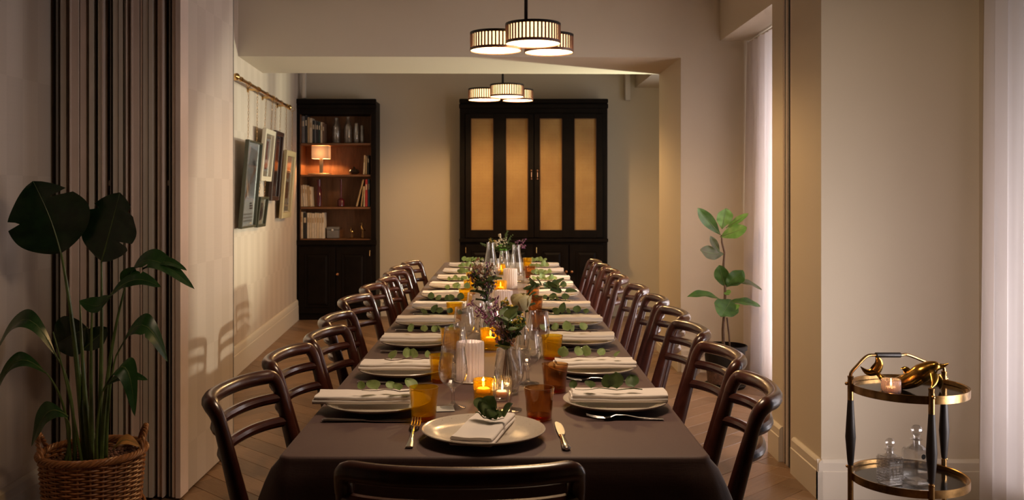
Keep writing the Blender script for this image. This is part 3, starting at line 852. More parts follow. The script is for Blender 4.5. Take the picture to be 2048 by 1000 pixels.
def make_sprig(seed, L=.15, dark=False, n=6):
    r_ = random.Random(seed)
    t = empty('eucalyptus_sprig', (0,0,0), 0, 'x', 'foliage', 'eucalyptus sprigs laid on the napkins')
    pts = [(-L/2+L*k/8, .008*math.sin(k*.7+seed), .005+.004*math.sin(k*.9+seed*.5)**2) for k in range(9)]
    MB().tube(pts, [.0016-.00012*k for k in range(9)], 5).build('stem', 'stem_brown' if not dark else 'stem_green', t)
    for k in range(n):
        u = .22+.78*k/(n-1); i = min(8, int(u*8)); p = Vector(pts[i])
        me = r_.choice(ELD if dark else EL); s = r_.uniform(.7, 1.1)*(1.05-.3*u)
        side = 1 if k % 2 else -1
        inst('leaf', me, t, p+Vector((0,0,.002)), (r_.uniform(-.5,.5)+side*.5, -r_.uniform(.6, 1.4), side*r_.uniform(.5, 1.5)), (s, s, s))
    return t
def make_fork():
    m = MB(); L = .195
    def zf(y): return .002+.012*math.exp(-((y-.055)/.045)**2)*(1 if y > -.03 else .6)+max(0, (y-.075))*(.10)
    pts = [(0, -L/2+.005, .003), (0, -.06, .004), (0, -.03, .006), (0, .0, .011), (0, .025, .012), (0, .038, .009)]
    m.tube(pts, [(.0085,.0015),(.0065,.0018),(.0042,.002),(.0028,.0024),(.003,.0022),(.010,.0012)], 8, up=(1,0,0))
    m.tube([(0,.036,.009),(0,.046,.007),(0,.054,.0065)], [(.0085,.0012),(.0115,.0011),(.0115,.001)], 8, up=(1,0,0))
    for i in range(4):
        x = -.0096+i*.0064; m.tube([(x,.052,.0065),(x,.07,.007),(x*.97,.085,.0095),(x*.95,L/2,.0135)], [(.0021,.001),(.0020,.001),(.0018,.0009),(.0009,.0006)], 6, up=(1,0,0))
    return m.build('table_fork', 'steel', None, 'x', 'fork', 'forks beside the plates', ang=50)
def make_knife():
    m = MB(); L = .22
    m.tube([(0,-.11,.004),(0,-.105,.0045),(0,-.08,.0045),(0,-.04,.004),(0,-.01,.0035),(0,.0,.0035)], [(.004,.003),(.0095,.0042),(.0085,.004),(.006,.0035),(.0045,.003),(.007,.002)], 10, up=(1,0,0))
    out = [(-.006,0),(.006,.0),(.0095,.02),(.0105,.05),(.0095,.08),(.006,.10),(-.002,.112),(-.006,.10),(-.0075,.05)]
    k = len(out); vs = [(x, y, .0026) for x, y in out]+[(x, y, .0042) for x, y in out]
    fs = [tuple(reversed(range(k))), tuple(range(k, 2*k))]+[(i, (i+1) % k, k+(i+1) % k, k+i) for i in range(k)]
    m.add(vs, fs)
    return m.build('table_knife', 'steel', None, 'x', 'knife', 'knives beside the plates', ang=40)
def where(i, side):
    w_ = {0: 'nearest place', 9: 'farthest place'}.get(i, f'{ORD[i]} place from the near end')
    return f'{w_}, {side} side of table'
plate, up_ = make_plate(), [False]
naps = [(make_napkin(seed=s), [False]) for s in (1, 4)]
fork, uf = make_fork(), [False]; knife, uk = make_knife(), [False]
LP = [(-.339,2.58,.015),(-.323,3.066,.01),(-.326,3.64,0),(-.333,4.19,0),(-.309,4.73,0),(-.313,5.27,0),(-.307,5.80,0),(-.30,6.32,0),(-.293,6.86,0),(-.286,7.42,0)]
RP = [(.307,2.60,0),(.289,3.10,0),(.291,3.68,0),(.296,4.20,0),(.2965,4.74,0),(.283,5.34,0),(.29,5.82,0),(.30,6.26,0),(.30,6.88,0),(.296,7.42,0)]
LP = [(x*.957, y*.957, _) for x, y, _ in LP]; RP = [(x*.957, y*.957, _) for x, y, _ in RP]
zc = TZ+.0012
for side, lst, sg in (('left', LP, -1), ('right', RP, 1)):
    for i, (x, y, _) in enumerate(lst):
        rr = random.Random(i*7+(0 if sg < 0 else 100)); wh = where(i, side)
        place(plate, up_, (x, y, zc), rr.uniform(0, 6), 'speckled off-white dinner plate, '+wh)
        nx = x+sg*(.035 if side == 'left' and i == 0 else .006)-(-sg*0)
        na, nu = naps[i % 2]
        place(na, nu, (nx, y-.012, zc+.0245), rr.uniform(-.05, .05)+(0), 'pale folded linen napkin, '+wh)
        sp = make_sprig(i*3+(0 if sg < 0 else 50)+1, rr.uniform(.13, .19), i in (3, 4) or (side == 'right' and i in (0, 5)), 5 if i < 6 else 7)
        sp.location = (x+(.05 if side == 'left' else -.03)+rr.uniform(-.02, .02), y-.036, zc+.0245+.0235); sp.rotation_euler = (0, 0, rr.uniform(-.25, .25)+(0 if i % 2 else PI))
        sp['label'] = 'green eucalyptus sprig on the napkin, '+wh
        yn = y-.137
        if side == 'left':
            place(knife, uk, (x-.01, yn, zc), -PI/2+rr.uniform(-.04, .04), 'steel table knife at the '+wh)
            place(fork, uf, (x, y+.15, zc), -PI/2+rr.uniform(-.04, .04), 'steel fork at the '+wh)
        else:
            place(fork, uf, (x+.01, yn, zc), PI/2+rr.uniform(-.05, .05), 'steel fork at the '+wh)
            place(knife, uk, (x+.0, y+.15, zc), PI/2+rr.uniform(-.04, .04), 'steel table knife at the '+wh)
# near head setting
place(plate, up_, (-.0445, 2.175, zc), 1.0, 'wide off-white dinner plate at the near head of the table').scale = (1.036, 1.036, 1)
hn = place(*naps[1], (-.043, 2.175, zc+.0135), math.radians(77), 'folded napkin standing lengthwise on the near head plate'); hn.scale = (1.0, 1.04, .95)
sp = make_sprig(77, .075, True, 8); sp.location = (-.034, 2.205, zc+.034); sp.rotation_euler = (.25, .1, -.45); sp.scale = (1.0, 1.15, 1.1)
sp['label'] = 'dark green eucalyptus sprig on the napkin at the near head of the table'
fk = place(fork, uf, (-.208, 2.20, zc), 0.02, 'steel fork left of the near head plate'); fk.scale = (1.05, 1.22, 1.1)
kk = place(knife, uk, (.135, 2.19, zc), .03, 'steel table knife right of the near head plate'); kk.scale = (1.05, 1.12, 1.1)

# ------------------------------------------------------------------ glasses, candles, vases
def vessel(prof, t, n=32, rad=None, base=.006):
    """closed wall from an outer profile (r,z) with wall thickness t"""
    inner = [(max(.001, r-t), max(z, base)) for r, z in reversed(prof)]
    return MB().lathe([(.001, 0)]+prof+inner+[(.001, base)], n, rad=rad)
def tumbler(mat, h=.08, rt=.0372, rb=.031, name='tumbler'):
    prof = [(rb-.002, 0), (rb, .002), (rb+.0005, .02), (rb+(rt-rb)*.35, h*.6), (rt-.001, h*.9), (rt, h)]
    o = vessel(prof, .0024, 32, base=.011).build(name, mat, None, 'x', 'glass', None, ang=50)
    MB().lathe([(.001,.002),(rb-.003,.002),(rb-.002,.010),(.001,.0105)], 24).build('thick_base', 'amber_base', o, 'deep red-amber glass base')
    return o
def wineglass():
    o = [(.004,.051),(.012,.054),(.024,.061),(.033,.072),(.0378,.086),(.0385,.098),(.0365,.118),(.033,.140),(.031,.158),(.0308,.1586)]
    i = [(.0302,.158),(.0322,.140),(.0357,.118),(.0377,.098),(.0370,.086),(.0322,.0735),(.023,.0632),(.012,.0575),(.002,.056)]
    g = MB().lathe(o+i, 40).build('wine_glass', 'clear_glass', None, 'x', 'glass', 'clear stemmed wine glasses on the table', ang=60)
    MB().lathe([(.001,0),(.034,0),(.0345,.0015),(.030,.003),(.016,.006),(.007,.010),(.0045,.018),(.0042,.040),(.0055,.047),(.008,.0505),(.001,.0512)], 32).build('stem', 'solid_glass', g, ang=60)
    return g
def budvase():
    o = [(.022,0),(.030,.004),(.0345,.025),(.035,.045),(.031,.068),(.022,.088),(.0145,.105),(.0125,.118),(.014,.135),(.017,.146)]
    return vessel(o, .0018, 32, base=.008).build('bud_vase', 'clear_glass', None, 'x', 'vase', 'clear glass bud vases along the table', ang=60)
TW_ = 'water tumblers on the table'
at = tumbler('amber_glass'); au = [False]; bt = tumbler('brown_glass', .078, .038, .0315); bu = [False]
for x, y, l in ((-.197,2.362,'amber tumbler beside the nearest place on the left'), (-.184,2.833,'amber tumbler beside the second place on the left'),
                (-.187,3.378,'amber tumbler beside the third place on the left'), (-.214,4.19,'amber tumbler beside the fourth place on the left'),
                (-.187,4.79,'amber tumbler beside the fifth place on the left'), (-.184,5.3,'amber tumbler beside the sixth place on the left'),
                (-.19,5.8,'amber tumbler beside the seventh place on the left'), (.166,3.22,'amber tumbler in front of the third place on the right'),
                (.178,6.95,'tall amber tumbler near the far end on the right')):
    g = place(at, au, (x, y, zc), 0, l, TW_)
g.scale = (.95, .95, 1.15)
for x, y, l in ((.09,2.364,'smoky brown tumbler closest to the camera, right of the head plate'), (.147,2.69,'smoky brown tumbler behind the nearest brown tumbler on the right'),
                (.150,3.88,'smoky brown tumbler seen behind a wine glass on the right'), (.150,4.42,'smoky brown tumbler beside the fourth place on the right'),
                (.155,4.98,'smoky brown tumbler beside the fifth place on the right'), (.18,6.33,'smoky brown tumbler beside the eighth place on the right')):
    place(bt, bu, (x, y, zc), 0, l, TW_)
wg = wineglass(); wu = [False]
for x, y, l in ((-.131,2.49,'clear wine glass nearest the camera on the left, above a pale rectangle'), (-.145,2.86,'clear wine glass behind the nearest left one, beside the ribbed candle'),
                (.015,2.46,'clear wine glass at the centre, in front of the small vase'), (.073,2.80,'clear wine glass just right of the small centre vase'),
                (.122,3.25,'clear wine glass with a brown tumbler seen through it'), (-.138,3.36,'clear wine glass left of the glass jug'),
                (-.112,3.86,'clear wine glass behind the glass jug on the left'), (.05,6.3,'clear wine glass far along the table beside the carafe'),
                (.01,6.7,'clear wine glass far along the table between two carafes'), (-.05,5.9,'clear wine glass behind the dark flower bunch')):
    place(wg, wu, (x, y, zc), 0, l)
bv = budvase(); vu = [False]
V1 = (.013, 2.66); V2 = (-.062, 3.80); V3 = (.06, 3.42); V4 = (-.01, 6.95)
place(bv, vu, (*V1, zc), 0, 'clear bud vase at the centre holding purple and green stems')
place(bv, vu, (*V2, zc), 0, 'clear bud vase holding the dense dark flower bunch')
place(bv, vu, (*V3, zc), 0, 'clear bud vase holding the large cream rose')
place(bv, vu, (*V4, zc), 0, 'clear bud vase at the far end holding white and green flowers')
# carafes at the far end
def carafe():
    o = [(.042,0),(.05,.004),(.052,.02),(.046,.08),(.036,.14),(.028,.18),(.0255,.215),(.027,.235)]
    return vessel(o, .002, 28, base=.008).build('carafe', 'clear_glass', None, 'x', 'carafe', 'tapering glass carafes', ang=60)
ca = carafe(); qa = [False]
place(ca, qa, (.085, 6.05, zc), 0, 'tapering clear carafe right of the far white candle holder')
place(ca, qa, (-.082, 6.35, zc), 0, 'tapering clear carafe behind the dark flower bunch')
# jug with a round handle
jg = empty('glass_jug', (-.025, 3.66, zc), 0, 'round clear glass jug with loop handle behind the large amber candle', 'jug')
vessel([(.045,0),(.058,.006),(.068,.035),(.068,.06),(.058,.09),(.042,.11),(.036,.125),(.042,.145)], .002, 36, base=.008).build('body', 'clear_glass', jg, ang=60)
MB().tube([Vector((-.046-.034+.034*math.cos(a), 0, .098+.040*math.sin(a))) for a in [math.radians(d) for d in range(-70, 250, 16)]], .0048, 8).build('handle', 'clear_glass', jg)
# candles
def flame_parts(t, z, r, wax='wax_glow', hw=.012, light=.25, lcol=(1, .5, .16)):
    MB().lathe([(.001,z),(r,z),(r,z+hw),(r*.9,z+hw+.001),(.001,z+hw)], 20).build('tealight', 'wax', t)
    MB().lathe([(.001,z+hw+.0012),(r*.8,z+hw+.0012),(r*.8,z+hw+.002),(.001,z+hw+.002)], 18).build('melted_wax', wax, t)
    MB().tube([(0,0,z+hw),(0,0,z+hw+.006)], .0006, 5).build('wick', 'wick', t)
    MB().lathe([(.0006,z+hw+.004),(.0028,z+hw+.009),(.0034,z+hw+.013),(.0022,z+hw+.020),(.0005,z+hw+.030)], 10).build('flame', 'flame', t)
    if light: 
        o = point('candle_light', (0,0,z+hw+.016), .004, light, lcol); o.parent = t
def candle_tumbler(h, rt, rb, mat, loc, label, wz=.012, light=.25, rad=None, lift=0):
    t = empty('tealight_holder', loc, 0, label, 'candle', 'candles down the middle of the table')
    prof = [(rb-.002, 0), (rb, .002), (rb+(rt-rb)*.5, h*.6), (rt, h)]
    vessel(prof, .003, 48 if rad else 28, rad, base=.008).build('glass', mat, t, ang=50 if not rad else 60)
    flame_parts(t, wz, min(.019, rb*.7), light=light)
    return t
candle_tumbler(.060, .0285, .026, 'amber_glass', (-.053, 2.565, zc), 'small amber glass with lit tealight, nearest of the amber candles', .022)
candle_tumbler(.075, .040, .034, 'amber_glass', (-.045, 3.42, zc), 'large amber glass with lit tealight in the middle of the table', .030, .5)
candle_tumbler(.070, .038, .035, 'amber_glass', (-.014, 5.36, zc), 'amber glass with lit tealight in front of the far white holder', .020)
candle_tumbler(.075, .036, .030, 'amber_glass', (-.014, 6.58, zc), 'amber glass with lit tealight farthest along the table', .022)
rib = lambda a, z: 1+.045*abs(math.sin(a*11))
def ribf(n, amp): return lambda a, z: 1+amp*(abs(math.sin(a*n/2))-.5)
candle_tumbler(.060, .027, .0245, 'cut_glass', (-.002, 2.585, zc), 'small clear ribbed glass with lit tealight in front of the vase', .010, .25, ribf(24, .08))
def ribbed(loc, label, h=.118, r=.040, light=.5):
    t = empty('candle_lantern', loc, 0, label, 'candle', 'white ribbed candle holders')
    vessel([(r*.98,0),(r,.003),(r,h-.006),(r*.97,h)], .004, 132, ribf(22, .10), base=.008).build('ribbed_glass', 'white_ribbed_glass', t, ang=70)
    flame_parts(t, .01, .019, light=light, lcol=(1, .70, .52))
    return t
rb_ = ribbed((-.098, 2.84, zc), 'white ribbed glass candle holder, nearest, left of the vase', light=2.6)
MB().lathe([(.001,0),(.048,0),(.050,.003),(.048,.005),(.001,.004)], 32, (-.0, 0, -.0004)).build('saucer', 'glazed_ceramic', rb_)
ribbed((.003, 4.35, zc), 'white ribbed glass candle holder behind the jug', light=1.2)
ribbed((.043, 5.62, zc), 'glowing white ribbed candle holder beside the far carafe', light=.9)
MB().bbox((-.024,-.03,0),(.024,.03,.0012), .0004).build('pale_rectangle', 'art_paper', None, 'small pale rectangle lying beneath the nearest left wine glass', 'card').location = (-.152, 2.47, zc)  # thin pale rectangle lying on the cloth
bpy.data.objects['pale_rectangle'].rotation_euler = (0,0,.15)

# ------------------------------------------------------------------ flowers
def bunch(name, label, base, stems, seed, stem_mat='stem_green'):
    """stems: list of (tip px, tip py, depth, kind)"""
    r_ = random.Random(seed); t = empty(name, (base[0], base[1], zc), 0, label, 'flowers')
    o = Vector((base[0], base[1], zc)); sm = MB(); bl = {}; lv = []
    for (px, py, D, kind) in stems:
        tip = P(px, py, D)-o
        a0 = r_.uniform(0, 2*PI)
        b0 = Vector((.018*math.cos(a0), .018*math.sin(a0), .014)); nk = Vector((.006*math.cos(a0+1), .006*math.sin(a0+1), .128))
        pts = []
        for k in range(9):
            u = k/8
            if u < .4: q = b0.lerp(nk, u/.4)
            else:
                w_ = (u-.4)/.6; q = nk.lerp(tip, w_)+Vector((0,0,.015*math.sin(w_*PI)))
            pts.append(q)
        sm.tube(pts, [.0016-.0001*k for k in range(9)], 5)
        up = (tip-nk).normalized()
        def buds(mat, n, sz, spread, back, el=1.4):
            m = bl.setdefault(mat, MB())
            for _ in range(n):
                w_ = r_.random()
                c = tip-up*back*w_+Vector((r_.gauss(0,1), r_.gauss(0,1), r_.gauss(0,.8)))*spread*(.5+.5*w_)
                s = sz*r_.uniform(.6, 1.2)
                rot = Vector((0,0,1)).rotation_difference(Vector((r_.gauss(0,1), r_.gauss(0,1), 1.2)).normalized()).to_matrix()
                m.ell(c, (s*.75, s*.75, s*el), 6, 4, rot)
                if r_.random() < .6: sm.tube([pts[7], c], .0006, 3)
        if kind == 'purple': buds('petal_purple', 15, .0036, .012, .07, 2.2)
        elif kind == 'dark': buds('petal_dark', 16, .005, .017, .07); buds('bud_brown', 8, .006, .02, .06)
        elif kind == 'white': buds('petal_white', 16, .007, .015, .05, 1.1)
        elif kind == 'blush': buds('bud_brown', 7, .007, .014, .04); buds('petal_white', 6, .007, .014, .04)
        elif kind == 'yellow': buds('petal_yellow', 16, .004, .011, .04, 1.5); buds('stem_green', 10, .004, .012, .05, 2)
        elif kind == 'green': buds('leaf_bright', 12, .012, .018, .04, .6)
        elif kind == 'spike': buds('stem_green', 20, .0032, .006, .09, 3)
        elif kind == 'leafy':
            for k in range(7):
                q = pts[3+k % 6]; lv.append((q, r_.uniform(0, 6), r_.uniform(-.9, -.1), r_.uniform(.9, 1.6)))
    sm.build('stems', stem_mat, t, kind='stuff')
    for k, m in bl.items(): m.build('blossom', k, t, kind='stuff')
    for q, a, b, s in lv: inst('leaf', r_.choice(ELD), t, q, (0, b, a), (s, s, s))
    return t
bunch('flower_bunch', 'wispy purple and yellow flowers with leaves in the centre bud vase', V1,
      [(940,600,2.72,'purple'),(955,612,2.7,'purple'),(975,606,2.75,'purple'),(992,598,2.72,'purple'),(1003,625,2.65,'purple'),(985,640,2.6,'purple'),
       (1008,600,2.75,'yellow'),(1022,612,2.75,'yellow'),(1045,636,2.72,'yellow'),(1030,640,2.7,'yellow'),(1018,640,2.62,'leafy'),(1035,655,2.7,'leafy'),(1052,640,2.75,'spike'),(1000,655,2.6,'dark')], 5, 'stem_brown')
bunch('flower_bunch', 'dense dark and blush flower bunch left of the centre line', V2,
      [(947,525,3.8,'blush'),(958,518,3.85,'blush'),(968,530,3.8,'dark'),(950,545,3.75,'dark'),(978,540,3.82,'dark'),(965,555,3.75,'dark'),(985,552,3.8,'yellow'),(975,520,3.85,'purple'),
       (955,560,3.75,'leafy'),(990,565,3.8,'purple'),(940,548,3.8,'dark'),(972,565,3.75,'leafy'),(983,530,3.85,'blush')], 8)
bunch('flower_bunch', 'tall white, green and purple flowers standing at the far end of table', V4,
      [(1000,470,6.95,'white'),(1008,478,6.95,'white'),(995,482,6.9,'white'),(1000,492,6.9,'green'),(1006,495,6.9,'green'),(1016,460,6.95,'spike'),(1012,468,6.95,'spike'),(1025,470,6.95,'spike'),
       (980,478,6.95,'yellow'),(960,486,6.95,'spike'),(1038,482,6.95,'purple'),(1052,478,6.95,'purple'),(1053,492,6.95,'purple'),(1046,488,6.95,'purple'),(990,500,6.9,'leafy'),(1028,500,6.9,'leafy')], 11)
# rose with eucalyptus branch
rs = bunch('rose_stem', 'large cream rose with dark leaves right of the centre line', V3, [(1042,640,3.4,'leafy')], 3)
rc_ = P(1043, 606, 3.36)-Vector((V3[0], V3[1], zc)); rq = random.Random(4)
for k in range(16):
    ring = 0 if k < 4 else 1 if k < 9 else 2
    rad, hgt, wd = ((.012,.050,.024), (.022,.052,.036), (.034,.048,.046))[ring]
    a = k*2.4
    def f(u, v, rad=rad, hgt=hgt, wd=wd, ring=ring):
        th = (u-.5)*wd/rad*.95
        rr = rad*(.38+.62*math.sin(v*PI*.66))+.012*(ring == 2)*max(0, v-.75)
        return Vector((rr*math.cos(th), rr*math.sin(th), -hgt*.45+hgt*v*(1-.12*(2*u-1)**2)-.012*ring*max(0, v-.7)))
    me = MB().grid(f, 6, 6).mesh('petal', 'petal_cream', 80)
    o = inst('petal', me, rs, rc_, (rq.uniform(-.1,.1)+.25, -.15, a), (1.15, 1.15, 1.25))
br = empty('eucalyptus_branch', P(1045, 590, 3.5), 0, 'arching branch of dark leaves reaching over the right-hand plates', 'foliage')
o0 = br.location
bp = [P(1050,660,3.44)-o0, P(1052,610,3.47)-o0, P(1060,578,3.5)-o0, P(1085,570,3.55)-o0, P(1105,575,3.6)-o0, P(1130,585,3.62)-o0]
bp = [bp[0]+ (bp[0]-bp[1])*.6]+bp
MB().tube(bp, [.002,.002,.0018,.0016,.0014,.0012,.001], 5).build('stem', 'stem_brown', br)
lq = random.Random(9)
for k in range(15):
    u = .28+.72*k/14; i = u*(len(bp)-1); i0 = min(len(bp)-2, int(i)); q = bp[i0].lerp(bp[i0+1], i-i0)
    s = lq.uniform(.8, 1.25); inst('leaf', lq.choice(ELD), br, q, (lq.uniform(-.8,.8), lq.uniform(-.9,.6), lq.uniform(0,6)), (s*1.2, s, s))

# ------------------------------------------------------------------ bookcase contents
def book(x0, x1, top, shelf, col, label, lean=0, y=YF+.05, dep=.15):
    zb = SH[shelf]; x0, x1 = xpx(x0, 9.97), xpx(x1, 9.97); h = CH-(top-CY)/F*9.97-zb
    w_ = x1-x0-.001; h = max(.05, h)
    t = empty('book', ((x0+x1)/2, y, zb+.0005), 0, label, 'book', {'top':'books on the top shelf','lamp':'books on the lamp shelf','mid':'books on the middle shelf','low':'books on the bottom shelf'}[shelf])
    MB().bbox((-w_/2, 0, 0), (w_/2, dep, h), min(.0022, w_*.2)).build('cover', 'book_'+col, t)
    MB().box((-w_/2+w_*.18, .003, -.0), (w_/2-w_*.18, dep+.001, h+.0006)).build('pages', 'page', t)
    MB().box((-w_*.3, -.0008, h*.62), (w_*.3, .001, h*.82)).build('spine_label', 'book_'+('cream' if col in ('dark','red','blue','green','brown','grey') else 'tan'), t)
    if lean: t.rotation_euler = (0, lean, 0); t.location.z += abs(math.sin(lean))*w_/2
    return t
for a, b, tp, c, l in ((600.5,605,232,'brown','brown book at the left end of the top shelf'), (605.5,611,233,'grey','grey book second from left on the top shelf'),
    (611.5,616,231,'dark','tall black book third from left on the top shelf'), (616.5,620,235,'tan','tan book fourth from left on the top shelf'),
    (620.5,626,237,'cream','cream book, broadest pale spine on the top shelf'), (626.5,630.5,242,'dark','black book just right of the broad cream one on the top shelf'),
    (630.8,633.2,242,'grey','thin grey book between two black books on the top shelf'), (633.6,638,243,'dark','black book right of the thin grey one on the top shelf'),
    (638.4,642,244,'green','dark green book third from the right on the top shelf'), (642.4,646,245,'cream','short cream book second from right on the top shelf'),
    (646.4,650,247,'brown','shortest book at the right end of the top shelf row')):
    book(a, b, tp, 'top', c, l)
for a, b, tp, c, l, ln in ((727,730.4,311,'cream','pale book leftmost of three beside the pot on lamp shelf', .05), (731.5,734.5,313,'tan','tan book, middle of three right of the pot on lamp shelf', .04), (736.2,739.5,311,'dark','dark book against the right side on the lamp shelf', 0)):
    book(a, b, tp, 'lamp', c, l, ln)
for k, (a, tp, c) in enumerate(((603.5,371,'cream'),(608.5,370,'white'),(613,371,'cream'),(617.5,373,'tan'),(622,374,'cream'))):
    book(a, a+4.2, tp, 'mid', c, ['leaning cream book at left end of the middle shelf','leaning white book second from left on the middle shelf','leaning cream book in the middle of the left group, middle shelf','leaning tan book fourth from left on the middle shelf','leaning cream book nearest the tall purple bottle'][k], -.06)
book(712.5, 715.5, 358, 'mid', 'tan', 'tall tan book leaning far right on the middle shelf', .25)
book(722.3, 724.8, 373, 'mid', 'tan', 'short tan book leaning right of the tall leaning one, middle shelf', .11)
book(728, 730.3, 373, 'mid', 'cream', 'thin cream book left of the red book, middle shelf', .02)
book(731.5, 736.5, 359, 'mid', 'red', 'red book standing on the middle shelf', 0)
book(737, 740.5, 358, 'mid', 'blue', 'blue book at the right end of the middle shelf', 0)
book(600.5, 607.5, 424, 'low', 'cream', 'broad cream book at the left end of the bottom shelf')
book(608, 615, 426, 'low', 'dark', 'black book on the bottom shelf between pale ones')
xx = 615.5
for k, w_ in enumerate((5.2, 4.5, 5, 4.6, 5.2, 4.8, 5)):
    book(xx, xx+w_-.3, 425.5+(k % 3)*.6, 'low', ('white','cream','white')[k % 3], f'pale book, {["first","second","third","fourth","fifth","sixth","last"][k]} right of the black one on the bottom shelf'); xx += w_
# glass jars on top shelf
for k, (a, b, tp, neck) in enumerate(((664.5,681,236,.5),(688,704,234,.45),(707,718.5,247,.8),(720,728,251,.8))):
    cx = xpx((a+b)/2, 10.03); r = (b-a)/2/F*10.03; h = CH-(tp-CY)/F*10.03-SH['top']
    o = vessel([(r*.9,0),(r,.005),(r,h*.6),(r*(.75+neck*.2),h*.72),(r*neck,h*.85),(r*neck*1.05,h)], .003, 24, base=.01).build('glass_bottle', 'cut_glass', None,
        ['wide-shouldered clear bottle, leftmost glassware on the top shelf','tall clear bottle, second of the glassware on the top shelf','shorter clear jar, third of the glassware on the top shelf','small clear jar at the right of the top shelf glassware'][k], 'bottle', 'clear glassware on the top shelf', ang=50)
    o.location = (cx, 10.03, SH['top']+.001)
# lamp
lp = empty('table_lamp', (xpx(642.5,10.02), 10.02, SH['lamp']+.001), 0, 'small lit table lamp with square pale shade on the orange shelf', 'lamp')
MB().bbox((-.13, -.06, 0), (.10, .06, .012), .003).build('base', 'lamp_brass_base', lp)
MB().bbox((-.018, -.012, .012), (.018, .012, .17), .002).build('column', 'lamp_brass_base', lp)
s0, s1, zb, zt = .088, .088, .165, .30
m = MB()
for (q, r_) in (((-1,-1),(1,-1)),((1,-1),(1,1)),((1,1),(-1,1)),((-1,1),(-1,-1))):
    a = Vector((q[0]*s0, q[1]*s0*.8, zb)); b = Vector((r_[0]*s0, r_[1]*s0*.8, zb)); m.add([a, b, b+Vector((0,0,zt-zb)), a+Vector((0,0,zt-zb))], [(0,1,2,3)])
sh = m.build('shade', 'shade_fabric', lp)
MB().ell((0,0,.262), .010, 10, 8).build('bulb', 'lamp_diffuser', lp)
point('shelf_lamp_light', (xpx(642.5,10.02), 10.02, SH['lamp']+.222), .015, 13.0, (1, .48, .17))
# dark lidded pot
o = MB().lathe([(.03,0),(.05,.008),(.058,.03),(.05,.05),(.028,.06),(.012,.064),(.014,.072),(.008,.08),(.001,.082)], 28).build('lidded_pot', 'dark_glass', None, 'dark glossy lidded pot on the lamp shelf', 'pot'); o.location = (xpx(708,10.0), 10.0, SH['lamp']+.001)
o = MB().lathe([(.018,0),(.027,.004),(.027,.18),(.016,.20),(.015,.215),(.020,.216),(.020,.285),(.001,.286)], 24).build('purple_bottle', 'purple_glass', None, 'tall straight purple bottle on the middle shelf', 'bottle'); o.location = (xpx(638,10.03), 10.03, SH['mid']+.001)
o = MB().lathe([(.030,0),(.037,.004),(.038,.065),(.028,.08),(.012,.088),(.0095,.12),(.0095,.285),(.001,.286)], 24).build('purple_flask', 'purple_glass', None, 'long-necked purple flask on the middle shelf', 'bottle'); o.location = (xpx(682,10.03), 10.03, SH['mid']+.001)
bx_ = empty('keepsake_box', (xpx(666.5,10.03), 10.03, SH['low']+.001), 0, 'small grey metal box on the bottom shelf', 'box')
MB().bbox((-.060,-.045,0),(.060,.045,.085), .004).build('body', 'book_grey', bx_); MB().bbox((-.063,-.048,.087),(.063,.048,.118), .005).build('lid', 'book_grey', bx_); MB().bbox((-.012,-.052,.075),(.012,-.044,.10), .002).build('clasp', 'steel', bx_)
for k, (px, h, lb) in enumerate(((704, .115, 'shorter golden bird figurine on the bottom shelf'), (725.5, .165, 'taller golden bird figurine at the right of the bottom shelf'))):
    t = empty('bird_figurine', (xpx(px,10.02), 10.02, SH['low']+.001), 0, lb, 'figurine', 'golden bird figurines')
    MB().lathe([(.024,0),(.026,.004),(.012,.008),(.001,.009)], 16).build('base', 'brass', t)
    for s in (-.006, .006): MB().tube([(s,0,.006),(s,.004,h*.28),(s*.6,-.002,h*.5)], .0022, 6).build('leg', 'brass', t)
    MB().tube([(.03,.01,h*.46),(.012,.0,h*.52),(-.006,0,h*.62),(-.014,0,h*.75),(-.006,0,h*.88),(-.01,0,h*.97),(-.032,0,h*.95)], [.002,.012,.016,.008,.005,.007,.0008], 10).build('body', 'brass', t)

# ------------------------------------------------------------------ picture rail and pictures
def onwall(px, off):
    D = (1.475-off)/((CX-px)/F-.0679); return D
rail_ = empty('picture_rail', (wx(7.0, .09), 7.0, 2.115), 0, 'brass picture rail high on the left wallpapered wall', 'picture rail')
D0, D1 = onwall(474, .09), onwall(578, .09)
a = Vector((wx(D0,.09), D0, 2.115))-rail_.location; b = Vector((wx(D1,.09), D1, 2.115))-rail_.location
MB().tube([a, b], .013, 12).build('rod', 'brass', rail_)
dv = (b-a).normalized()
for e, s in ((a, -1), (b, 1)):
    m = MB(); 
    m.ell(e+dv*s*.02, .024, 12, 8); m.ell(e+dv*s*.05, .014, 10, 6); m.build('finial', 'brass', rail_)
for u in (.06, .35, .62, .94):
    q = a.lerp(b, u); m = MB(); m.tube([q, q+Vector((-.10,0,0))], .008, 8); m.tube([q+Vector((-.082,0,0)), q+Vector((-.10,0,0))], .022, 14); m.tube([q-dv*.014, q+dv*.014], .018, 12)
    m.build('bracket', 'brass', rail_)
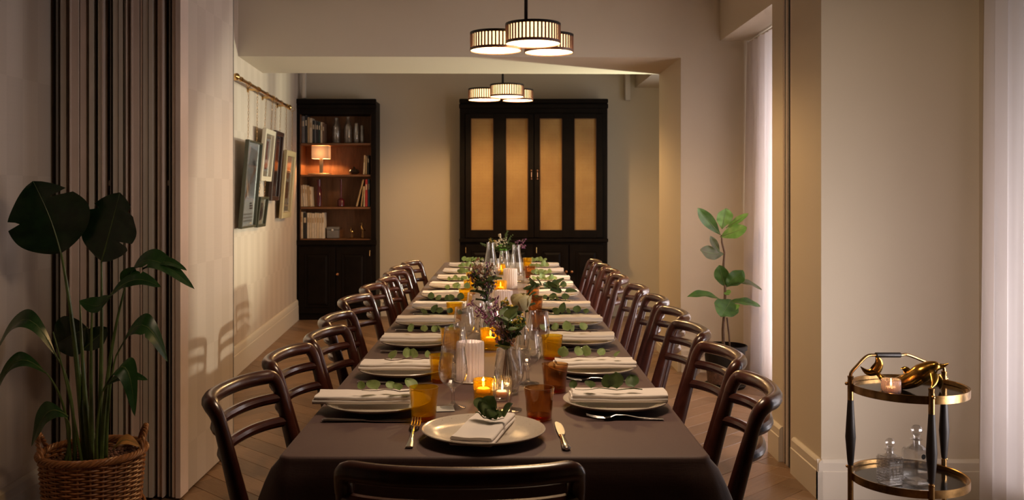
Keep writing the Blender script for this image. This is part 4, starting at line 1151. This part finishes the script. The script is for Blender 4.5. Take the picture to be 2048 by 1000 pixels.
def picture(name, label, c, wdt, frame_mat, fw, content, tilt_px=0, depth=.03, mat_w=0, glassy=True, chains=None, tw=None):
    """c: bottom-left D, bottom-right D, z0, z1, stand-off at bottom and at top"""
    Da, Db, z0, z1, ob, ot = c
    A = Vector((wx(Da, ob), Da, z0)); B = Vector((wx(Db, ob), Db, z0)); T = Vector((wx(Da, ot), Da, z1))
    ex = (B-A).normalized(); ez = (T-A).normalized(); n_ = ez.cross(ex).normalized()
    if n_.x < 0: n_ = -n_
    W_ = (B-A).length; H_ = (T-A).length
    t = empty(name, A, 0, label, 'picture', 'framed pictures hanging on chains')
    M = Matrix((ex, ez, n_)).transposed().to_4x4()   # local x along wall, y up, z out
    m = MB()
    for (p, q) in (((0,0,0),(fw,H_,depth)), ((W_-fw,0,0),(W_,H_,depth)), ((fw,0,0),(W_-fw,fw,depth)), ((fw,H_-fw,0),(W_-fw,H_,depth))): m.bbox(p, q, .0025, M)
    m.build('frame', frame_mat, t)
    MB().box((fw*.6,fw*.6,.002), (W_-fw*.6,H_-fw*.6,.008), M).build('backing', 'art_cream' if mat_w else 'art_paper', t)
    for (mt, poly) in content:
        k = len(poly); vs = [M @ Vector((fw+(W_-2*fw)*u, fw+(H_-2*fw)*v, .0084)) for u, v in poly]+[M @ Vector((fw+(W_-2*fw)*u, fw+(H_-2*fw)*v, .0092)) for u, v in poly]
        MB().add(vs, [tuple(range(k, 2*k)), tuple(reversed(range(k)))]+[(i, (i+1) % k, k+(i+1) % k, k+i) for i in range(k)]).build('print', mt, t)
    if glassy: MB().box((fw*.8,fw*.8,.013), (W_-fw*.8,H_-fw*.8,.015), M).build('glazing', 'picture_glass', t)
    # chains up to the rail or the picture above
    zt_ = chains if chains else 2.10
    for u in (.18, .82):
        top = A+ex*W_*u+ez*H_; 
        end = Vector((wx(top.y, .09), top.y, zt_)) if not chains else Vector((wx(top.y, ot+.01), top.y, zt_))
        L_ = (end-top).length; nl = int(L_/.022); m = MB()
        for i in range(nl):
            q = top.lerp(end, (i+.5)/nl)-A; r1, r2 = .013, .005
            ax = Vector((0,1,0)) if i % 2 else Vector((1,0,0)); dz = (end-top).normalized()
            pts = [q+dz*math.cos(g)*r1+ax*math.sin(g)*r2 for g in [2*PI*j_/8 for j_ in range(9)]]
            m.tube(pts, .0014, 4, cap=False)
        m.build('chain', 'aged_brass', t, kind='stuff')
        if not chains: MB().tube([end-A+Vector((.019*math.cos(g), 0, .012+.019*math.sin(g))) for g in [2*PI*j_/12 for j_ in range(13)]], .0022, 6).build('ring', 'brass', t)
    return t
def rect(u0, v0, u1, v1): return [(u0,v0),(u1,v0),(u1,v1),(u0,v1)]
poster = [('art_blue', rect(.04,.30,.96,.97)), ('art_paper', [(.1,.4),(.9,.35),(.95,.9),(.3,.95)]), ('art_orange', [(.05,.25),(.2,.30),(.75,.52),(.9,.68),(.78,.70),(.55,.58),(.25,.42),(.05,.33)]),
          ('art_dark', [(.45,.50),(.72,.52),(.78,.75),(.6,.82),(.45,.72)]), ('art_orange', [(.62,.6),(.80,.62),(.85,.80),(.70,.84)]), ('art_yellow', [(.66,.80),(.86,.82),(.88,.92),(.74,.90)]),
          ('art_red', [(.30,.42),(.42,.46),(.40,.56),(.28,.5)])]
for k in range(3): poster.append(('art_grey', rect(.12, .13-.04*k, .88, .15-.04*k)))
for k in range(3): poster.append(('art_dark', rect(.60, .20+.03*k, .85-.05*k, .22+.03*k)))
picture('framed_poster', 'large poster of an abstract orange and blue figure in thin dark frame', (6.84, 7.37, 1.06, 1.705, .03, .085), 0, 'frame_green_black', .013, poster)
red = [('art_paper', rect(.18,.12,.82,.90)), ('art_red', rect(.42,.40,.62,.84)), ('art_red', [(.40,.18),(.62,.16),(.66,.28),(.5,.34),(.38,.28)]), ('art_orange', rect(.46,.50,.58,.70))]
picture('framed_print', 'narrow white-framed picture with red shapes, second along the wall', (7.57, 8.02, 1.417, 1.838, .035, .075), 0, 'frame_white', .04, red, mat_w=1)
picture('framed_picture', 'dark brown framed picture whose glass reflects the shelf lamp', (8.02, 8.42, 1.255, 1.85, .035, .08), 0, 'frame_brown', .035, [('art_dark', rect(.0,.0,1,1)), ('frame_brown', rect(.2,.2,.8,.8))])
picture('framed_drawing', 'pale gold framed picture nearest the bookcase', (8.56, 9.10, 1.09, 1.71, .035, .085), 0, 'frame_gold', .05, [('art_cream', rect(.1,.1,.9,.9)), ('bud_brown', rect(.3,.25,.7,.55)), ('art_orange', rect(.35,.6,.65,.8))], mat_w=1)
ov = lambda rx, ry: [(.5+rx*math.cos(2*PI*i/20), .5+ry*math.sin(2*PI*i/20)) for i in range(20)]
picture('framed_silhouette', 'small black-framed oval picture hanging below the white-framed one', (7.43, 7.78, 1.05, 1.29, .03, .06), 0, 'frame_green_black', .02, [('art_dark', ov(.36,.36)), ('art_cream', ov(.30,.30)), ('art_dark', ov(.17,.2))], mat_w=1, chains=1.42)

# ------------------------------------------------------------------ wall conduits far room
for px, y0, y1, nm, lb in ((608.5, 142, 197, 'conduit', 'thin pale conduit above the bookcase'), (1255, 142, 201, 'conduit', 'pale conduit right of the cane cupboard')):
    D = 10.14 if px > 1000 else 9.98
    c = P(px, y1, D)
    m = MB().bbox((-.028 if px > 1000 else -.018, -.03, 0), (.028 if px > 1000 else .018, .03, ZC-c.z-.01), .004)
    t = m.build(nm, 'trim_paint', None, lb, 'pipe'); t.location = c

# ------------------------------------------------------------------ curtains
def curtain(name, label, x, y0, y1, z0, z1, folds, amp, seed, xs=0):
    r_ = random.Random(seed); ph = [r_.uniform(0, 6) for _ in range(4)]
    c = empty(name, (x, (y0+y1)/2, 0), 0, label, 'curtain')
    nu, nv = folds*10, 24
    def f(u, v):
        z = z0+(z1-z0)*v; t = u*folds*2*PI
        a = amp*(.65+.35*(1-v))*(1+.3*math.sin(u*7+ph[0]))
        dx = a*math.sin(t+.5*math.sin(u*9+ph[1])+.25*math.sin(v*3+ph[2]))+.3*a*math.sin(2.3*t+ph[3]+v*2)
        return Vector((dx+xs*(u-.5), (y0-y1)/2+(y1-y0)*u+.25*amp*math.cos(t+ph[2])*(1-v*.5), z))
    m = MB().grid(f, nu, nv); m.build('cloth', 'sheer_curtain', c, ang=80)
    MB().tube([(0, (y0-y1)/2-.05, z1+.012), (0, (y1-y0)/2+.0, z1+.012)], .009, 8).build('track', 'trim_paint', c)
    return c
curtain('sheer_curtain', 'sheer white curtain drawn beside the fig plant in the window alcove', 1.81, 5.66, 6.90, .03, 2.41, 15, .045, 3)
curtain('sheer_curtain', 'sheer pale curtain at the right edge beside the bar cart', 2.035, 3.40, 3.99, .02, 2.72, 6, .030, 8)

# ------------------------------------------------------------------ plants
def blade(base, tip, width, mat, parent, bend=0.0, nrm=(0,-1,0), fold=.18, wide=.42, name='leaf', wavy=.02, droop=None, n=14, rib='stalk', tear=None):
    """a leaf from base to tip; bend = sideways arch in metres along -nrm/up"""
    base, tip = Vector(base), Vector(tip); ax = tip-base; L = ax.length; t = ax.normalized()
    n_ = Vector(nrm); n_ = (n_-t*n_.dot(t)).normalized(); s = t.cross(n_).normalized()
    up = Vector(droop) if droop else n_*0
    def mid(u): return base+ax*u+up*math.sin(PI*u)
    def f(u, v):
        w_ = width/2*(math.sin(PI*u**wide_e)**.75)
        e = v*2-1
        if tear:
            for (ut, sd, amt) in tear:
                if e*sd > 0 and abs(u-ut) < .035: w_ *= 1-amt*(1-abs(u-ut)/.035)
        return mid(u)+s*e*w_+n_*(fold*abs(e)*w_*(1)+wavy*width*math.sin(u*17+e*2)*abs(e))-n_*0
    wide_e = math.log(.5)/math.log(wide)
    o = MB().grid(f, n*2, 8).build(name, mat, parent, ang=80)
    pts = [mid(k/10)-n_*.0 for k in range(11)]
    MB().tube(pts, [max(.0006, .0035*(1-k/10.5))*min(1, L/.15) for k in range(11)], 6).build('midrib', rib, o)
    return o
# --- bird of paradise in a wicker basket
BX, BY = -1.563, 3.62; ZR = .335; RB = .188
bk = empty('wicker_basket', (BX, BY, 0), 0, 'round brown wicker basket with twisted rim holding the tall plant', 'basket')
m = MB(); NS = 26
for k in range(36):
    z = .012+k*.0088; r0 = RB*(.84+.15*(z/ZR)); pts = []
    N = NS*4
    for i in range(N+1):
        a = 2*PI*i/N; rr = r0+.0048*math.cos(a*NS/2+(PI if k % 2 else 0)); pts.append((rr*math.cos(a), rr*math.sin(a), z+.0006*math.sin(a*7+k)))
    m.tube(pts, .0042, 5, cap=False)
m.build('woven_strands', 'wicker', bk, kind='stuff')
m = MB()
for i in range(NS):
    a = 2*PI*(i+.0)/NS
    m.tube([(RB*.835*math.cos(a), RB*.835*math.sin(a), .004), (RB*.975*math.cos(a), RB*.975*math.sin(a), ZR-.012)], .0045, 6)
m.build('stakes', 'wicker', bk, kind='stuff')
for ss in range(5):
    pts = [((RB+.009*math.cos(a*13+ss*2*PI/5))*math.cos(a), (RB+.009*math.cos(a*13+ss*2*PI/5))*math.sin(a), ZR-.004+.009*math.sin(a*13+ss*2*PI/5)) for a in [2*PI*i/180 for i in range(181)]]
    MB().tube(pts, .0056, 6, cap=False).build('rim_strand', 'wicker', bk)
for ang in (math.radians(200), math.radians(22)):
    h = MB()
    for ss in range(3):
        pts = []
        for i in range(41):
            u = i/40; th = ang+(u-.5)*.95; zz = ZR+.075*math.sin(PI*u)**.7
            q = 9*u*2*PI/2+ss*2*PI/3; rr = RB+.002+.006*math.cos(q)
            pts.append((rr*math.cos(th), rr*math.sin(th), zz+.006*math.sin(q)))
        h.tube(pts, .0048, 6)
    h.build('handle', 'wicker', bk)
for k in range(2):
    MB().tube([(RB*.99*math.cos(a), RB*.99*math.sin(a), .10-.03*k+.03*math.sin(a*1.5)) for a in [2*PI*i/60 for i in range(61)]], .006, 6, cap=False).build('band', 'wicker', bk)
MB().lathe([(.001,.0),(RB*.80,.0),(RB*.93,ZR-.045),(.001,ZR-.04)], 28).build('soil', 'soil', bk)
m = MB(); rr_ = random.Random(2)
for i in range(420):
    a = rr_.uniform(0, 2*PI); q = RB*.9*math.sqrt(rr_.random()); s = rr_.uniform(.005, .009)
    m.ell((q*math.cos(a), q*math.sin(a), ZR-.040+rr_.uniform(0,.006)), (s, s*.8, s*.6), 6, 4)
m.build('clay_pebbles', 'pebble', bk, kind='stuff')
bo = Vector((BX, BY, 0))
pl = empty('bird_of_paradise_plant', (BX, BY, ZR-.04), 0, 'tall leafy plant with broad dark green leaves growing from the wicker basket', 'plant')
po = Vector(pl.location)
def Q(px, py, dD=0): return P(px, py, BY+dD)-po
def stalk(pts, r0, r1, mat='stalk'):
    pts = [Vector(p) for p in pts]; sm = []
    n = 14
    for k in range(n+1):      # quadratic bezier through 3 control points
        u = k/n; sm.append((1-u)**2*pts[0]+2*u*(1-u)*pts[1]+u*u*pts[2])
    MB().tube(sm, [(r0+(r1-r0)*k/n)*.78 for k in range(n+1)], 8).build('stalk', mat, pl)
def G(dx, dy): return Vector((dx, dy, .005))
def curved(px_pts, dD, width, mat, nrm=(0,-1,0), **kw):
    a, c, b = px_pts; A, Cc, B = Q(*a, dD), Q(*c, dD), Q(*b, dD)
    dr = (Cc-(A+B)/2)
    return blade(A, B, width, mat, pl, nrm=nrm, droop=dr, **kw)
stalk([G(-.03,.0), Q(150,640), Q(122,507)], .017, .0055)
blade(Q(122,507), Q(66,362,-.02), .30, 'leaf_dark', pl, nrm=(.15,-1,.1), wide=.46, fold=.12, wavy=.02, droop=(.01,0,.0), tear=[(.55,-1,.5),(.75,1,.7)])
stalk([G(.01,.03), Q(205,700,.06), Q(203,522,.06)], .015, .005)
blade(Q(203,524,.06), Q(240,385,.04), .235, 'leaf_dark', pl, nrm=(-.1,-1,.2), wide=.48, fold=.14, wavy=.025, tear=[(.35,1,.6),(.7,-1,.5),(.8,1,.4)])
stalk([G(.04,-.02), Q(210,720,-.02), Q(250,575,-.02)], .014, .0045)
curved([(250,572),(300,520),(389,578)], -.02, .115, 'leaf_palm', nrm=(.1,-.55,.85), wide=.45, tear=[(.5,1,.5)])
stalk([G(.02,-.05), Q(180,740,-.06), Q(184,622,-.06)], .013, .0045)
curved([(222,592),(196,612),(158,602)], -.08, .085, 'leaf_palm', nrm=(-.1,-.6,.7), wide=.5)
curved([(215,596),(268,560),(322,574)], -.09, .085, 'leaf_palm', nrm=(-.1,-.55,.8), wide=.5, tear=[(.6,-1,.4)])
curved([(285,538),(330,524),(374,541)], -.01, .05, 'leaf_palm', nrm=(.1,-.5,.8), wide=.5)
blade(Q(250,574,-.02), Q(268,534,-.03), .07, 'leaf_palm', pl, nrm=(.2,-1,.2), wide=.5)
stalk([G(-.01,.06), Q(170,790,.12), Q(150,700,.14)], .012, .004)
blade(Q(175,655,.15), Q(108,690,.15), .17, 'leaf_dark', pl, nrm=(0,-1,.2), wide=.5, fold=.15)
blade(Q(165,700,.13), Q(215,655,.16), .09, 'leaf_dark', pl, nrm=(0,-1,.3), wide=.5)
stalk([G(-.06,-.02), Q(150,760,-.05), Q(112,712,-.08)], .011, .0035)
curved([(112,712),(45,640),(-30,752)], -.10, .10, 'leaf_palm', nrm=(-.2,-.6,.8), wide=.5)
stalk([G(-.07,-.04), Q(140,800,-.08), Q(92,745,-.14)], .010, .003)
curved([(92,746),(30,725),(-22,822)], -.15, .085, 'leaf_palm', nrm=(-.3,-.6,.7), wide=.5)
stalk([G(-.08,-.06), Q(150,850,-.1), Q(130,835,-.14)], .008, .003)
curved([(136,833),(95,825),(63,893)], -.16, .085, 'leaf_palm', nrm=(-.2,-.8,.5), wide=.5)
stalk([G(.05,-.0), Q(215,770,.0), Q(232,712,.02)], .010, .0035)
curved([(232,712),(285,650),(336,724)], .02, .10, 'leaf_palm', nrm=(.2,-.7,.7), wide=.5, tear=[(.6,1,.4)])
stalk([G(.04,-.06), Q(190,850,-.1), Q(204,785,-.12)], .010, .0035)
curved([(204,785),(250,735),(270,833)], -.12, .085, 'leaf_palm', nrm=(.1,-.8,.5), wide=.5)
curved([(210,772),(250,752),(296,760)], -.08, .05, 'leaf_palm', nrm=(.1,-.6,.8), wide=.5)
stalk([G(-.02,-.05), Q(140,780,-.1), Q(106,664,-.12)], .008, .0025)
stalk([G(.0,-.02), Q(165,760,-.03), Q(160,600,.10)], .018, .004)
curved([(225,900),(250,880),(280,893)], -.06, .05, 'dry_leaf', nrm=(0,-.5,.8), wide=.5)

# --- fiddle-leaf fig in a black pot
FX, FY = 1.505, 6.45
pt = empty('fig_pot', (FX, FY, 0), 0, 'round black plant pot on a saucer in the window alcove', 'pot')
vessel([(.10,.012),(.108,.016),(.125,.13),(.138,.235),(.150,.24),(.152,.262),(.148,.268)], .007, 36, base=.02).build('pot', 'black_pot', pt, ang=40)
MB().lathe([(.001,0),(.13,0),(.145,.02),(.14,.022),(.126,.010),(.001,.010)], 36).build('saucer', 'black_pot', pt)
MB().lathe([(.001,.03),(.115,.03),(.135,.235),(.001,.242)], 24).build('soil', 'soil', pt)
pt.scale = (1, 1, 1.07)
fg = empty('fiddle_leaf_fig', (FX, FY, .257), 0, 'slim fig plant with few large glossy leaves in the alcove', 'plant')
fo = Vector(fg.location)
def Qf(px, py, d=0): return P(px, py, FY+d)-fo
tr = [(1447,700),(1446,660),(1449,620),(1450,590),(1450,560),(1447,530),(1449,505),(1444,485),(1443,470)]
MB().tube([Qf(*p) for p in tr], [.011,.010,.009,.009,.008,.008,.007,.0065,.005], 10).build('trunk', 'bark', fg)
MB().tube([Qf(1460,700), Qf(1458,670), Qf(1454,635)], .006, 8).build('trunk', 'bark', fg)
def fl2(b, t_, w_, mat, nrm=(0,-1,.2), dr=(0,0,0), d0=0, d1=-.05, wide=.58):
    blade(Qf(*b, d0), Qf(*t_, d1), w_, mat, fg, nrm=nrm, droop=dr, wide=wide, fold=.15, wavy=.035, rib='stalk', n=10)
fl2((1441,470),(1395,416), .085, 'leaf_fig', (-.4,-.9,.3))
fl2((1444,458),(1452,416), .12, 'leaf_fig_light', (.2,-1,0))
fl2((1452,456),(1497,427), .055, 'leaf_fig_light', (0,-.7,.7))
fl2((1440,474),(1494,455), .10, 'leaf_fig_light', (.1,-.9,.5), (0,0,.0))
fl2((1448,508),(1400,500), .10, 'leaf_fig_dark', (0,-.9,.4), (0,0,-.01))
fl2((1440,506),(1420,472), .05, 'leaf_fig_dark', (0,-1,0))
fl2((1450,574),(1438,530), .10, 'leaf_fig', (-.3,-1,.1))
fl2((1452,574),(1486,540), .12, 'leaf_fig', (.3,-1,.1), d1=-.08)
fl2((1452,572),(1524,580), .07, 'leaf_fig_dark', (0,-.4,.9), (0,0,.04))
fl2((1452,580),(1458,590), .05, 'leaf_fig_light', (0,-1,0), wide=.5, d1=-.02)
fl2((1448,604),(1374,594), .085, 'leaf_fig', (0,-.45,.9), (0,0,.035))
fl2((1452,606),(1521,613), .09, 'leaf_fig', (0,-.45,.9), (0,0,.02))
fl2((1446,598),(1436,620), .07, 'leaf_fig_dark', (0,-1,0))
fl2((1462,600),(1442,634), .17, 'leaf_fig', (0,-.8,.6), (0,0,0), d1=-.16, wide=.5)
fl2((1455,625),(1480,611), .06, 'leaf_fig_light', (0,-.8,.6), (0,0,0), d1=-.1, wide=.5)

# ------------------------------------------------------------------ bar cart
KX, KY = (1818-CX)/F*3.19, 3.19
ct = empty('bar_cart', (KX, KY, 0), 0, 'round two-tier brass bar cart with black glass trays and turned black legs', 'cart')
RT = .183
ZT1, ZT2 = CH-(775-CY)/F*3.19, CH-(953-CY)/F*3.19
for z in (ZT1, ZT2):
    tray = MB().lathe([(.001,z-.012),(RT-.010,z-.012),(RT-.010,z-.006),(.001,z-.006)], 48).build('tray', 'black_lacquer', ct)
    MB().lathe([(RT,z-.016),(RT+.004,z-.016),(RT+.004,z+.010),(RT,z+.010),(RT-.002,z+.008),(RT-.002,z-.014)], 64, closed=True).build('gallery', 'aged_brass', tray)
lg = [math.radians(175), math.radians(-93), math.radians(31)]
for i, a in enumerate(lg):
    x, y = (RT+.008)*math.cos(a), (RT+.008)*math.sin(a)
    l = MB().tube([(x,y,.03),(x,y,ZT1+.02)], .0075, 12).build('leg', 'aged_brass', ct)
    MB().tube([(x,y,ZT1-.045),(x,y,ZT1-.045-.05),(x,y,ZT1-.17),(x,y,ZT2+.05),(x,y,ZT2+.035)], [.010,.013,.0175,.011,.009], 14).build('sleeve', 'ebony', l, 'tapered black wooden sleeve')
    m = MB(); m.tube([(x,y,ZT1-.045),(x,y,ZT1+.022)], .010, 12); m.tube([(x,y,ZT1+.018),(x,y,ZT1+.036)], [.008,.0105], 12); m.ell((x*1.07,y*1.07,ZT1+.01), .006); m.tube([(x,y,ZT2+.03),(x,y,ZT2-.09)], .0095, 12); m.ell((x*1.06,y*1.06,ZT2+.03), .005)
    m.build('collar', 'aged_brass', l)
    MB().tube([(x-.008,y,.024),(x+.008,y,.024)], .024, 16).build('caster', 'ebony', l)
def A3(i, z, k=1.0): a = lg[i]; return Vector(((RT+.008)*k*math.cos(a), (RT+.008)*k*math.sin(a), z))
hz = CH-(711-CY)/F*3.25
pa, pb = A3(0, ZT1+.03), A3(2, ZT1+.03)
ko = Vector((KX, KY, 0))
def Qc(px, py, D=3.22): return P(px, py, D)-ko
hp = [pa, pa+Vector((.002,0,.016)), Qc(1713,733,3.21), Qc(1733,713,3.22), Qc(1752,710,3.23), Qc(1800,710,3.26), Qc(1817,710,3.28), Qc(1858,726,3.31), pb+Vector((-.006,0,.025)), pb+Vector((0,0,.0))]
sm = []
for i in range(len(hp)-1):
    p0, p1, p2, p3 = hp[max(i-1,0)], hp[i], hp[i+1], hp[min(i+2,len(hp)-1)]
    for k in range(5):
        u = k/5; sm.append(.5*((2*p1)+(p2-p0)*u+(2*p0-5*p1+4*p2-p3)*u*u+(3*p1-p0-3*p2+p3)*u**3))
sm.append(hp[-1])
hd = MB().tube(sm, .0055, 10).build('handle', 'aged_brass', ct)
MB().tube([hp[4], hp[5]], .0088, 12).build('grip', 'ebony', hd, 'black grip')
# dolphin figure
dl = empty('dolphin_figurine', (KX, KY, ZT1-.005), 0, 'shiny golden dolphin figurine on the top tray of the cart', 'figurine')
do = Vector(dl.location)
def Qd(px, py, D=3.19): return P(px, py, D)-do
bpts = [Qd(1897,727,3.10), Qd(1888,731,3.11), Qd(1880,733,3.115), Qd(1872,733,3.12), Qd(1860,737,3.13), Qd(1844,746,3.14), Qd(1826,757,3.16), Qd(1808,764,3.18), Qd(1790,767,3.20), Qd(1774,764,3.23), Qd(1762,754,3.25), Qd(1752,743,3.26), Qd(1746,737,3.26)]
br_ = [.0015, .006, .0095, .018, .026, .032, .030, .025, .019, .013, .009, .0065, .004]
sm = []; sr = []
for i in range(len(bpts)-1):
    p0, p1, p2, p3 = bpts[max(i-1,0)], bpts[i], bpts[i+1], bpts[min(i+2,len(bpts)-1)]
    for k in range(4):
        u = k/4; sm.append(.5*((2*p1)+(p2-p0)*u+(2*p0-5*p1+4*p2-p3)*u*u+(3*p1-p0-3*p2+p3)*u**3)); sr.append(br_[i]+(br_[i+1]-br_[i])*u)
sm.append(bpts[-1]); sr.append(br_[-1])
MB().tube(sm, sr, 20).build('body', 'gold_statue', dl, ang=70)
def fin(name, base, tip, w0, th, bow=(0,0,0), up=None):
    b, t_ = Vector(base), Vector(tip); pts = [b.lerp(t_, k/8)+Vector(bow)*math.sin(PI*k/8) for k in range(9)]
    MB().tube(pts, [(w0*(1-(k/8)**1.8)+.0012, th*(1-.7*k/8)) for k in range(9)], 12, up=up).build(name, 'gold_statue', dl, ang=70)
fin('dorsal_fin', Qd(1820,750,3.17), Qd(1801,737,3.18), .014, .005, (.0,0,.008), (1,0,.3))
fin('pectoral_fin', Qd(1868,748,3.08), Qd(1862,777,3.05), .013, .005, (.006,0,0), (1,0,0))
fin('pectoral_fin', Qd(1872,752,3.15), Qd(1880,778,3.17), .014, .005, (.006,0,0), (1,0,0))
fin('tail_fluke', Qd(1750,742,3.255), Qd(1751,709,3.25), .019, .005, (.012,0,0), (1,0,.2))
fin('tail_fluke', Qd(1750,742,3.255), Qd(1721,733,3.27), .013, .005, (0,0,-.012), (.2,0,1))
MB().ell(Qd(1870,742,3.10), .0025).build('eye', 'black_lacquer', dl)
tl = empty('tealight_holder', (*P(1782,0,3.12).xy, ZT1-.005), 0, 'lit tealight in ribbed smoky glass beside the dolphin on cart', 'candle')
vessel([(.025,0),(.030,.004),(.031,.02),(.0305,.043),(.029,.047)], .003, 120, ribf(40, .05), base=.006).build('ribbed_glass', 'grey_ribbed_glass', tl, ang=70)
flame_parts(tl, .008, .018, light=.5)
# decanters on the lower tray
def decanter(x, y, label, w_, h, ball, pattern):
    t = empty('decanter', (x, y, ZT2-.005), math.radians(20), label, 'decanter', 'crystal decanters on the lower tray')
    m = MB()
    if pattern:
        b = MB()
        rows, cols = 9, 4; s = w_/cols
        m.bbox((-w_/2+.002,-w_/2+.002,0), (w_/2-.002,w_/2-.002,h*.62), .003)
        for f_ in range(4):
            M = Matrix.Rotation(f_*PI/2, 4, 'Z')
            for r_ in range(rows):
                for c in range(cols):
                    cx, cz, hh = -w_/2+s*(c+.5), h*.04+(h*.54)*(r_+.5)/rows, h*.54/rows/2*.92
                    vs = [M @ Vector(v) for v in ((cx-s*.46,-w_/2+.002,cz-hh),(cx+s*.46,-w_/2+.002,cz-hh),(cx+s*.46,-w_/2+.002,cz+hh),(cx-s*.46,-w_/2+.002,cz+hh),(cx,-w_/2-.003,cz))]
                    b.add(vs, [(0,1,4),(1,2,4),(2,3,4),(3,0,4)])
        m.build('body', 'cut_glass', t); b.build('facets', 'cut_glass', t, kind='stuff', ang=5)
    else:
        c = .008; m.bbox((-w_/2,-w_/2,0), (w_/2,w_/2,h*.60), c); m.bbox((-w_/2+.005,-w_/2+.005,.014), (w_/2-.005,w_/2-.005,h*.58), c*.8)
        m.build('body', 'clear_glass', t, ang=20)
        for (dx, dz) in ((-.006, h*.50), (.018, h*.09)):
            MB().lathe([(.001,0),(.0085,0),(.0085,.001),(.001,.001)], 16, (dx, -w_/2-.0005, dz), m=Matrix.Rotation(PI/2, 4, 'X')).build('seal', 'black_lacquer', t, 'round black sticker')
    MB().lathe([(w_*.42,h*.60),(w_*.3,h*.64),(.012,h*.67),(.011,h*.73),(.018,h*.745),(.019,h*.755),(.011,h*.765),(.009,h*.60)], 24).build('neck', 'cut_glass', t)
    m = MB(); m.tube([(0,0,h*.74),(0,0,h*.83)], [.009,.011], 12); m.ell((0,0,h*.90), (ball,ball,ball), 10, 8); m.build('stopper', 'cut_glass', t, ang=12)
dA = P(1780, 0, 3.13); decanter(dA.x, dA.y, 'short square cut-glass decanter on the left of the lower tray', .062, .150, .0155, True)
dB = P(1833, 0, 3.13); decanter(dB.x, dB.y, 'taller smooth square glass decanter with black stickers, lower tray', .072, .195, .0185, False)

print('objects', len(bpy.data.objects), 'tris ~', sum(len(o.data.polygons) for o in bpy.data.objects if o.type == 'MESH')*2)
